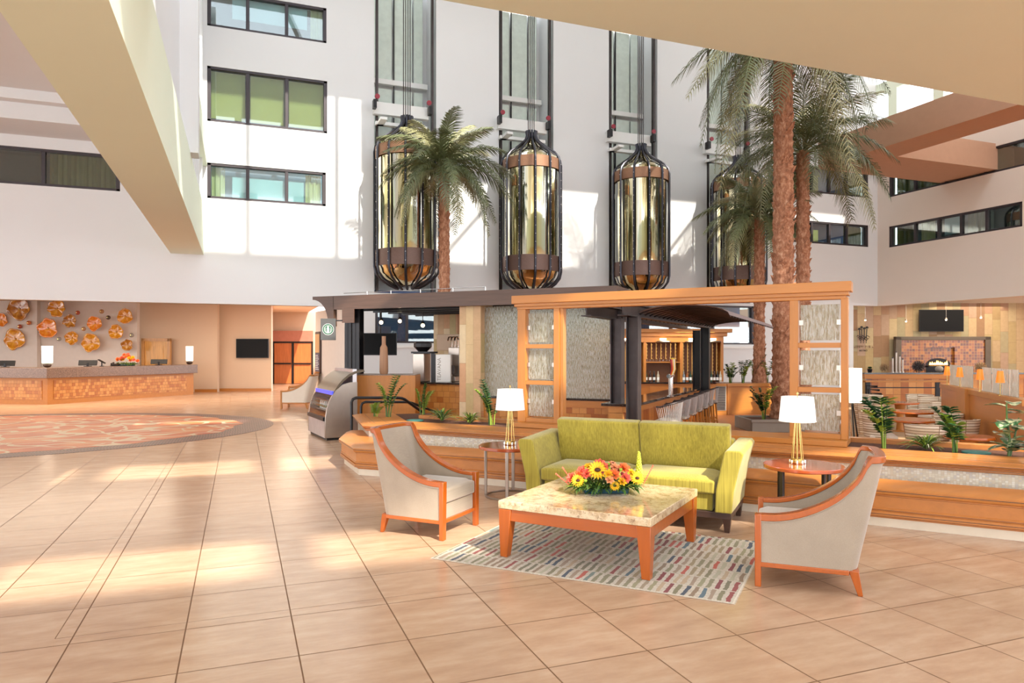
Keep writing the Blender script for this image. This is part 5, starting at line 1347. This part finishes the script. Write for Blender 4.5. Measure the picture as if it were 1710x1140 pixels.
# ---- glass wall art
def artglass(name, cols, rough=.12):
    t = NT(name); v = t.coord(); n = t.noise(v, 4, 5, .7); t.col(t.ramp(n, [(.3, cols[0]), (.5, cols[1]), (.7, cols[2])])); t.bump(n, .6, .03); t.b.inputs['Coat Weight'].default_value = .8
    t.m.node_tree.nodes['Principled BSDF'].inputs['Roughness'].default_value = rough; return t.m
AG = [artglass('amber_art_glass', (c8(196, 110, 20), c8(226, 150, 30), c8(240, 180, 60))), artglass('orange_art_glass', (c8(226, 104, 20), c8(244, 140, 30), c8(250, 180, 70))), artglass('bronze_art_glass', (c8(130, 70, 20), c8(190, 120, 30), c8(230, 180, 80)))]
fl_ = [(33, 516, 18, 2, 'large bronze', 'topmost left of the lamp'), (3, 534, 11, 1, 'small orange', 'cut by the left photo edge'), (26, 566, 17, 0, 'wide amber', 'lowest on the left part of the wall'),
      (96, 515, 14, 0, 'amber', 'topmost of the right part, above the lamp'), (81, 548, 16, 1, 'orange ribbed', 'above the desk lamp'), (118, 536, 11, 2, 'folded bronze', 'above the middle monitor'),
      (121, 564, 11, 0, 'small dimpled amber', 'right of the ribbed orange one'), (159, 540, 12, 1, 'bright orange', 'centre of the right part'), (153, 572, 15, 0, 'large amber', 'lowest of all, above the card terminal'),
      (195, 554, 12, 0, 'amber lobed', 'left of the grey ball'), (210, 528, 12.5, 0, 'amber with a torn rim', 'at the top right'), (213.5, 576, 9.5, 2, 'small dark amber', 'directly above the desk flowers')]
DW = 28.55
for i, (px, py, r, mt, l, where) in enumerate(fl_):
    rr = random.Random(100+i); q = r*DW/F_PX*1.02; v = FR(px, DW); v.z = ZD(py, DW)
    T = thing('glass_flower', l+' glass flower on the reception wall, '+where, 'wall art', v, AV, 'glass flowers on the reception wall')
    mb = MB(); n = 40; lob = rr.choice((5, 6, 7)); ph = rr.uniform(0, 6); ringz = 7; vs = [(0, .02, 0)]; fs = []
    for j in range(1, ringz+1):
        t = j/ringz
        for k in range(n):
            a = 2*math.pi*k/n; rad = q*t*(1+.05*t*math.sin(lob*a+ph)+.05*t*math.sin(3*a+ph*2)+.02*t*math.sin(9*a+ph)+.03*t*math.sin(6*a+ph*3)); dep = -.07*t*t*t-.022*t*t*math.sin(lob*a+ph+1.2)+.008*t*math.sin(15*a)
            vs.append((rad*math.cos(a), dep, rad*math.sin(a)))
    for k in range(n): fs.append((0, 1+k, 1+(k+1) % n))
    for j in range(ringz-1):
        for k in range(n): fs.append((1+j*n+k, 1+j*n+(k+1) % n, 1+(j+1)*n+(k+1) % n, 1+(j+1)*n+k))
    mb.add(vs, fs); o = mb.build('petal_dish', AG[mt], T, ang=80); md = o.modifiers.new('s', 'SOLIDIFY'); md.thickness = .015
    mb = MB(); mb.ball((0, -.01, 0), q*.10, 10, 6); mb.build('flower_eye', M['brass'] if mt else AG[2], T)
    mb = MB(); mb.cyl((0, .02, 0), (0, .06, 0), q*.12, n=10); mb.build('wall_mount', M['silver'], T)
bl2 = [(34, 545, 'red', 'left of the ribbed orange flower'), (49, 539, 'orange', 'under the large bronze flower'), (99.5, 566, 'grey', 'above the middle lamp area, low'), (130.5, 522, 'red', 'between the two upper flowers'), (140.5, 549, 'bronze', 'left of the bright orange flower'),
       (170.5, 520, 'bronze', 'topmost, right of centre'), (181.5, 530, 'dark', 'right of the bright orange flower'), (220.5, 559.5, 'grey', 'rightmost, by the wall end')]
bcol = {'red': c8(170, 70, 40), 'orange': c8(206, 110, 50), 'grey': c8(150, 146, 136), 'bronze': c8(176, 130, 84), 'dark': c8(70, 56, 40)}
for i, (px, py, cn, where) in enumerate(bl2):
    v = FR(px, DW); v.z = ZD(py, DW); mt = bpy.data.materials.get('glass_ball_'+cn) or plain('glass_ball_'+cn, bcol[cn], .12, coat=.8)
    T = thing('glass_ball', cn+' glass ball on the reception wall, '+where, 'wall art', v, AV, 'glass balls on the reception wall')
    mb = MB(); mb.ball((0, -.03, 0), .088, 16, 10); mb.build('ball_body', mt, T); mb = MB(); mb.cyl((0, -.115, 0), (0, -.122, 0), .022, n=10); mb.build('ball_eye', M['brass'], T); mb = MB(); mb.cyl((0, .04, 0), (0, .09, 0), .02, n=8); mb.build('wall_mount', M['silver'], T)
# ---- oval mosaic in the floor
def mosmat():
    t = NT('orange_floral_mosaic'); v = t.coord((1, 1, 1)); v1 = t.n('TexVoronoi', feature='DISTANCE_TO_EDGE'); wv = t.n('TexNoise'); t.l(v, wv.inputs['Vector']); wv.inputs['Scale'].default_value = .7
    ad = t.n('VectorMath', operation='MULTIPLY_ADD'); t.l(wv.outputs['Color'], ad.inputs[0]); ad.inputs[1].default_value = (2.0, 2.0, 0); t.l(v, ad.inputs[2]); t.l(ad.outputs[0], v1.inputs['Vector']); v1.inputs['Scale'].default_value = 1.3
    line = t.ramp(v1.outputs['Distance'], [(.04, (1, 1, 1)), (.055, (0, 0, 0))]); n = t.noise(v, 1.1, 3); base = t.ramp(n, [(.3, c8(192, 84, 44)), (.5, c8(214, 114, 62)), (.7, c8(226, 148, 92))])
    n2 = t.noise(v, 60, 2); base = t.mix(.25, base, t.ramp(n2, [(.3, (.6, .5, .45)), (.7, (1, 1, 1))]), 'MULTIPLY'); t.col(t.mix(line, base, c8(216, 192, 160))); return t.set(.4)
def oval(name, a, b, cx, cy, rot, z0, z1, mat, wav=0, parent=None, n=160):
    mb = MB(); c, s = math.cos(rot), math.sin(rot); pl = []
    for k in range(n):
        t = 2*math.pi*k/n; q = 1+wav*math.sin(13*t)*(1 if math.cos(t) > -.2 else .3)+wav*.6*math.sin(29*t); x = a*q*math.cos(t); y = b*q*math.sin(t); pl.append((cx+x*c-y*s, cy+x*s+y*c))
    mb.prism(pl, z0, z1); return mb.build(name, mat, parent)
T = thing('floor_mosaic', 'large oval orange floral mosaic with a dark border inlaid in the floor', 'floor mosaic')
E0 = [W(*p) for p in ((0, 757), (458, 705), (300, 687))]
ocx, ocy, oa, ob = -5.55, 17.9, 6.3, 4.6
bm_ = brick('dark_plum_mosaic', [c8(74, 40, 38), c8(54, 34, 34), c8(90, 48, 44), c8(48, 34, 48)], .05, .05, .008, c8(150, 110, 100), .4, .5, 'XY', 0, .1)
oval('mosaic_border', oa, ob, ocx, ocy, -.05, .0005, .004, bm_, 0, T)
oval('mosaic_field', oa*.905, ob*.90, ocx-.15, ocy, -.05, .004, .006, mosmat(), .012, T)
# ================================================================ RESTAURANT
DS = 30.40
a = FR(1492, DS); b = FR(1650, DS); o, r, L = frame_between(a, b); z1 = ZD(562, DS)
T = thing('tiled_oven_wall', 'amber tiled oven front with grey surround and a lit fire opening', 'oven', (o.x, o.y, 0), r)
ww = .24; sxp = lambda px: L*(px-1492)/158.0
mb = MB(); mb.box(0, ww, -.2, 0, .2, z1); mb.box(L-ww, L, -.2, 0, .2, z1); mb.box(0, L, -.2, 0, z1-.14, z1); mb.build('surround', plain('grey_brown_surround', c8(96, 84, 70), .5), T, bevel=.01)
ox0, ox1 = sxp(1541), sxp(1591); oz1 = ZD(580, DS)
mb = MB(); mb.box(ww, ox0, -.14, 0, .2, z1-.14); mb.box(ox1, L-ww, -.14, 0, .2, z1-.14); mb.box(ox0, ox1, -.14, 0, oz1, z1-.14); mb.box(ox0, ox1, -.02, -.01, .2, oz1); mb.build('tile_field', M['firetile'], T)
fz = ZD(608, DS); n = 14
mb = MB(); arcp = [(ox0+.12, .55)]+[((ox0+ox1)/2-(ox1-ox0-.24)/2*math.cos(math.pi*k/n), fz+.26*math.sin(math.pi*k/n)) for k in range(n+1)]+[(ox1-.12, .55)]
mb.add([(x, -.035, z) for x, z in arcp]+[(x, -.025, z) for x, z in arcp], [tuple(range(len(arcp)))]); mb.build('oven_mouth', M['black'], T)
mb = MB(); rr = random.Random(4)
for k in range(9):
    x = ox0+.3+k*.085; hh = rr.uniform(.08, .18); mb.add([(x-.06, -.05, fz-.02), (x+.06, -.05, fz-.02), (x+rr.uniform(-.03, .03), -.055, fz+hh)], [(0, 1, 2)])
mb.build('flames', plain('fire', (1, .5, .1), .5, emit=(1, .45, .08), es=7), T)
mb = MB(); mb.box(ox0+.05, ox1-.05, -.35, -.06, fz-.12, fz-.06); mb.build('oven_shelf', M['black'], T)
# wall emblem of palms over waves, with lettering
v = FR(1441, 30.4); T = thing('wall_emblem', 'dark metal emblem of four palms over waves with lettering on the stone wall', 'wall emblem', (v.x, v.y, 0), AV)
zz = lambda y: ZD(y, 30.4); u = 30.4/F_PX
mb = MB()
for x, yt in ((-6.5, 549), (-2.8, 546), (1.8, 548), (6.2, 546.5)):
    mb.tube([(x*u*.8, -.03, zz(565)), (x*u, -.03, zz(yt))], .018, 6)
mb.build('palm_stems', M['black'], T)
for x, yt in ((-6.5, 549), (-2.8, 546), (1.8, 548), (6.2, 546.5)):
    mb = MB(); c = Vector((x*u, -.03, zz(yt)))
    for k in range(7): a_ = math.pi*(k/6)*1.2-.3; leaf(mb, c, (math.cos(a_), 0, math.sin(a_)), .075, .04, Vector((0, -1, 0)), .1, .35, 3)
    mb.build('palm_head', M['black'], T)
mb = MB()
for j, y in enumerate((561.5, 564.5, 567)):
    mb.tube([((-11+2*j+k*(22-4*j)/16)*u, -.03, zz(y)+.03*math.sin(k*1.1+j)) for k in range(17)], .013, 5)
for x in (-4, 0.8, 5): mb.tube([(x*u, -.03, zz(566)), ((x-.3)*u, -.03, zz(573))], .012, 5)
mb.build('wave_lines', M['black'], T)
tm = plain('tan_letters', c8(140, 112, 80), .5)
mb = MB(); rr = random.Random(2)       # the weathered name line, unreadable in the photo
for k in range(12):
    if k == 6: continue
    x = (-15.5+2.75*k)*u; zb_ = zz(581)
    mb.box(x, x+.010, -.03, -.02, zb_, zb_+.11)
    for q in range(2): mb.box(x, x+.045, -.03, -.02, zb_+.05*rr.choice((0, 1, 2)), zb_+.05*rr.choice((0, 1, 2))+.012)
mb.build('name_letters', tm, T)['kind'] = 'stuff'
text('BISTRO', .105, (0, -.03, zz(586.5)), (math.pi/2, 0, 0), M['black'], T, ext=.008)
# restaurant counter
DC = 27.8; a = FR(1443, DC); b = FR(1760, DC); o, r, L = frame_between(a, b)
T = thing('restaurant_counter', 'long honey wood restaurant counter with dark top before the tiled oven', 'counter', (o.x, o.y, 0), r)
mb = MB(); mb.box(0, L, -.05, .75, .80, .86); mb.build('countertop', M['blackstone'], T)
mb = MB(); mb.box(.0, L, -.04, .7, .62, .80); mb.build('counter_edge', M['maple'], T)
mb = MB(); mb.box(.35, L, .12, .6, FL, .62); mb.build('counter_front', brick('plank_front', WC, .3, 2, .01, c8(130, 70, 34), .4, 0, 'XZ', .2, .3), T)
Mc = LM((o.x, o.y, 0), r); cxp = lambda px: L*(px-1443)/317.0
def spiky(label, px, rad, z, mat, seed, n=60):
    rr = random.Random(seed); v = Mc @ Vector((cxp(px), .3, .86)); T = thing('spiky_ball_ornament', label, 'ornament', v, 0, 'ornaments on the restaurant counter')
    mb = MB(); mb.ball((0, 0, rad), rad*.45, 10, 8); mb.build('ball_core', mat, T)
    mb = MB()
    for k in range(n):
        a = k*2.4; q = math.acos(1-2*(k+.5)/n); d = Vector((math.sin(q)*math.cos(a), math.sin(q)*math.sin(a), math.cos(q))); mb.tube([Vector((0, 0, rad))+d*rad*.4, Vector((0, 0, rad))+d*rad], [rad*.07, rad*.05], 5)
    mb.build('spikes', mat, T)['kind'] = 'stuff'
tanm = plain('dried_tan', c8(150, 124, 92), .7); drk = plain('dark_twig', c8(70, 62, 62), .6)
spiky('tan spiky ball on the counter left of the grey oven surround', 1484, .19, 0, tanm, 1)
spiky('dark twig ball on the counter below the left of the oven opening', 1541, .24, 0, drk, 2, 90)
spiky('tan spiky ball on the counter right of the oven', 1646, .22, 0, tanm, 3)
v = Mc @ Vector((cxp(1576), .3, .86)); T = thing('round_pot', 'small round grey pot on the counter under the oven shelf', 'pot', v, 0); mb = MB(); mb.ball((0, 0, .13), .15, 18, 10, (1, 1, .85)); mb.build('pot_body', M['grey'], T); mb = MB(); mb.lathe([(.05, .24), (.055, .27)], 12); mb.build('pot_neck', M['grey'], T)
v = Mc @ Vector((cxp(1459), .3, .86)); T = thing('succulent_pot', 'green succulent in a dark pot at the left end of the counter', 'potted plant', v, 0); mb = MB(); mb.lathe([(.07, 0), (.10, .12), (.09, .14)], 12); mb.build('pot', M['black'], T)
mb = MB()
for k in range(30): a_ = k*2.4; leaf(mb, (0, 0, .14), (math.cos(a_), math.sin(a_), .3+k*.05), .12, .06, droop=.1, seg=3)
mb.build('leaves', LF['leafd'], T)
for i, (px, h) in enumerate(((1500, .55), (1506, .78), (1512, .62), (1517, .5))):
    v = Mc @ Vector((cxp(px), .4, .86)); T = thing('candle_holder', 'tall slim metal candle holder before the tiles, '+['leftmost, with a dark foot', 'tallest of the four', 'third from the left', 'rightmost and shortest'][i], 'candle holder', v, 0, 'candle holders on the restaurant counter')
    mb = MB(); mb.lathe([(.05, 0), (.05, .02), (.028, .04), (.028, h)], 12); mb.build('holder_stem', M['silver'], T); mb = MB(); mb.lathe([(.035, h), (.035, h+.05)], 12); mb.build('candle_cup', M['darkwood'], T)
# small cable lights in front of the stone wall
cb_ = [(1445, 531), (1513, 533), (1580, 530.5), (1638, 527)]
for i, (px, py) in enumerate(cb_):
    v = FR(px, 29.9); v.z = ZD(py, 29.9); T = thing('pendant_spot', 'tiny pendant spotlight on a cable before the stone wall, '+['leftmost', 'second from left', 'in front of the television', 'rightmost'][i], 'spotlight', v, 0, 'cable lights of the restaurant')
    mb = MB(); mb.lathe([(.03, 0), (.05, -.06), (.05, -.08)], 12); mb.cyl((0, 0, 0), (0, 0, 3.75-v.z), .006, n=5); mb.build('lamp_body', M['silver'], T); mb = MB(); mb.ball((0, 0, -.08), .04, 8, 6); mb.build('bulb', bpy.data.materials['warm_bulb'], T)
# tables and striped woven chairs
wick = brick('cream_woven_bands', [c8(232, 214, 190), c8(214, 190, 160), c8(240, 226, 206), c8(224, 204, 176)], 3, .045, .012, c8(150, 120, 92), .8, 0, 'XZ', 0, 1.0)
def rchair():
    T = thing('woven_chair', '', 'dining chair', (0, 0, FL), 0, 'woven chairs of the restaurant')
    mb = MB(); n = 18; vs = []; fs = []
    for z, k in ((.18, .86), (.4, .92), (.62, 1.0), (.86, 1.10)):
        for th in (0, .05):
            for i in range(n+1):
                a = -.25+(math.pi+.5)*i/n; rx = .30*k-th; ry = .30*k-th; vs.append((rx*math.cos(a), .02+ry*math.sin(a)*1.0, z+.03*math.sin(a)*(k-.86)))
    m_ = n+1
    for l in range(3):
        for i in range(n):
            a = (2*l)*m_+i; fs.append((a, a+1, a+1+2*m_, a+2*m_)); b_ = (2*l+1)*m_+i; fs.append((b_, b_+2*m_, b_+1+2*m_, b_+1))
    for i in range(n):
        a = 6*m_+i; fs.append((a, a+1, a+1+m_, a+m_)); a = i; fs.append((a, a+m_, a+1+m_, a+1))
    for e in (0, n):
        for l in range(3): a = 2*l*m_+e; fs.append((a, a+2*m_, a+3*m_, a+m_))
    mb.add(vs, fs); mb.build('woven_back', wick, T)
    mb = MB(); cushion(mb, -.25, .25, -.24, .22, .36, .45, .02); mb.build('seat', M['creamfab'], T, bevel=.01)
    for sx in (-1, 1):
        for sy in (-1, 1): mb = MB(); mb.taper((sx*.2, sy*.2, 0), (.035, .035), (sx*.2, sy*.2, .36), (.045, .045)); mb.build('leg', M['maplez'], T)
    return T
rc = rchair()
chs = [(1547, 11.2, 180, 'nearest the camera, its back behind the striped spider plant'), (1455, 15.6, 100, 'behind the glossy plant by the screen, left side'), (1472, 13.4, 70, 'left of the middle table'), (1437+22, 18.5, 30, 'far left beside the railing'),
       (1536, 18.6, -20, 'at the farthest table, facing left'), (1556, 17.6, -60, 'just right of the farthest table'), (1575, 15.8, -80, 'right of the middle table'), (1572, 13.0, -110, 'second row, right of centre'), (1598, 12.0, 170, 'in front of the wooden divider')]
for i, (px, d, ang, where) in enumerate(chs):
    v = FR(px, d); l = 'cream banded woven chair '+where; a_ = AV+math.radians(ang)
    if i == 0: rc.location = (v.x, v.y, FL); rc.rotation_euler = (0, 0, AV+math.pi); rc['label'] = l
    else: dup(rc, (v.x, v.y, FL), a_, l)
def rtable(label, px, d, r=.42):
    v = FR(px, d); T = thing('dining_table', label, 'dining table', (v.x, v.y, FL), 0, 'round dining tables')
    mb = MB(); mb.lathe([(r, .70), (r+.01, .715), (r, .74)], 32); mb.build('tabletop', M['cherry'], T); mb = MB(); mb.lathe([(.18, 0), (.18, .03), (.09, .05), (.07, .35), (.13, .70)], 20); mb.build('pedestal', M['maplez'], T)
rtable('round dining table farthest back near the railing', 1503, 17.6); rtable('round dining table in the middle row', 1522, 15.0, .45); rtable('reddish round dining table nearest the woven chair backs', 1520, 13.2, .45); rtable('reddish dining table at the right, behind the turquoise lid', 1618, 10.6, .33)
# railing
a = FR(1443, 20.5); b = FR(1583, 20.5); o, r, L = frame_between(a, b); zr = ZD(638, 20.5)
T = thing('railing', 'low railing with wood top and black posts behind the restaurant tables', 'railing', (o.x, o.y, 0), r)
mb = MB(); mb.box(0, L, -.08, .08, zr, zr+.05); mb.build('top_rail', M['maple'], T, bevel=.006)
for x in (.1, L-.3): mb = MB(); mb.box(x-.06, x+.06, -.03, .03, FL, zr); mb.build('post', M['black'], T)
mb = MB(); mb.box(.1, L, -.01, .01, zr-.17, zr-.14); mb.build('lower_rail', M['black'], T)
for k in range(3): mb = MB(); x = .1; mb.tube([(x-.05, -.05-.3*k*.4, FL), (x-.05, -.05-.3*k*.4, zr-.25*k*.4-.1), (x+.25, -.05-.3*k*.4, zr-.25*k*.4-.12)], .03, 8); mb.build('grab_bar', M['black'], T)
# wooden divider with rain glass and amber lamps
D0 = FR(1579, 15.1); D1 = FR(1722, 10.0); o, r, L = frame_between(D0, D1); dd = (D1-D0).normalized(); dx = lambda px: onl(px, D0, dd)
T = thing('booth_divider', 'wooden booth divider topped with rain glass panels, running to the right edge', 'divider', (o.x, o.y, 0), r)
mb = MB(); mb.box(0, dx(1613), -.08, .08, .12, 1.0); mb.box(dx(1628), L, -.08, .08, .12, 1.0); mb.build('wood_panel', M['benchwood'], T); mb = MB(); mb.box(-.02, L, -.11, .11, .92, 1.01); mb.build('cap_rail', M['maple'], T, bevel=.005)
mb = MB(); mb.box(dx(1613), dx(1628), -.16, .10, .0, 1.02); mb.build('divider_post', M['maplez'], T, bevel=.006)
mb = MB(); mb.box(0, L, -.03, .07, FL, .12); mb.build('dark_base', M['darkwood'], T)
for a_, b_ in ((1586, 1603), (1605, 1624), (1640, 1655), (1657, 1672), (1674, 1684), (1686, 1700)):
    mb = MB(); mb.box(dx(a_), dx(b_), .0, .012, 1.01, 1.42); mb.build('glass_panel', M['rain'], T)
Md = LM((o.x, o.y, 0), r)
for i, px in enumerate((1591, 1613, 1648, 1683)):
    v = Md @ Vector((dx(px), -.10, 1.01)); T = thing('amber_lamp', 'small lamp with an amber shade on the booth divider, '+['leftmost', 'second from the left', 'second from the right', 'rightmost'][i], 'lamp', v, 0, 'amber lamps on the divider')
    mb = MB(); mb.lathe([(.03, 0), (.03, .01), (.007, .015), (.007, .24)], 10); mb.build('lamp_stem', M['brass'], T); mb = MB(); mb.lathe([(.062, .20), (.040, .38)], 18, capb=False, capt=False); mb.build('lamp_shade', M['amber'], T)
# drum floor lamp and hoop behind the screen post
v = FR(1421, 14.2); T = thing('floor_lamp', 'white drum shade floor lamp just right of the wooden screen', 'floor lamp', (v.x, v.y, FL), AV)
mb = MB(); mb.lathe([(.20, .98), (.20, 1.66)], 32, capb=False, capt=False); mb.build('drum_shade', M['litshade'], T)
for k in range(3): a_ = 2*math.pi*k/3+.4; mb = MB(); mb.cyl((.24*math.cos(a_), .24*math.sin(a_), 0), (.03*math.cos(a_), .03*math.sin(a_), 1.05), .014, n=8); mb.build('tripod_leg', M['black'], T)
mb = MB(); mb.cyl((0, 0, 1.03), (0, 0, 1.5), .012, n=8); mb.build('lamp_rod', M['black'], T)
v = FR(1412, 12.5); T = thing('metal_hoop', 'thin white metal hoop standing beside the right screen post', 'hoop', (v.x, v.y, FL), AV)
mb = MB(); mb.tube([(.11*math.cos(t), 0, .48+.46*math.sin(t)) for t in [2*math.pi*k/40 for k in range(40)]], .014, 8, closed=True); mb.build('hoop_ring', M['chrome'], T); mb = MB(); mb.box(-.1, .12, -.12, .12, 0, .03); mb.build('hoop_foot', M['black'], T)
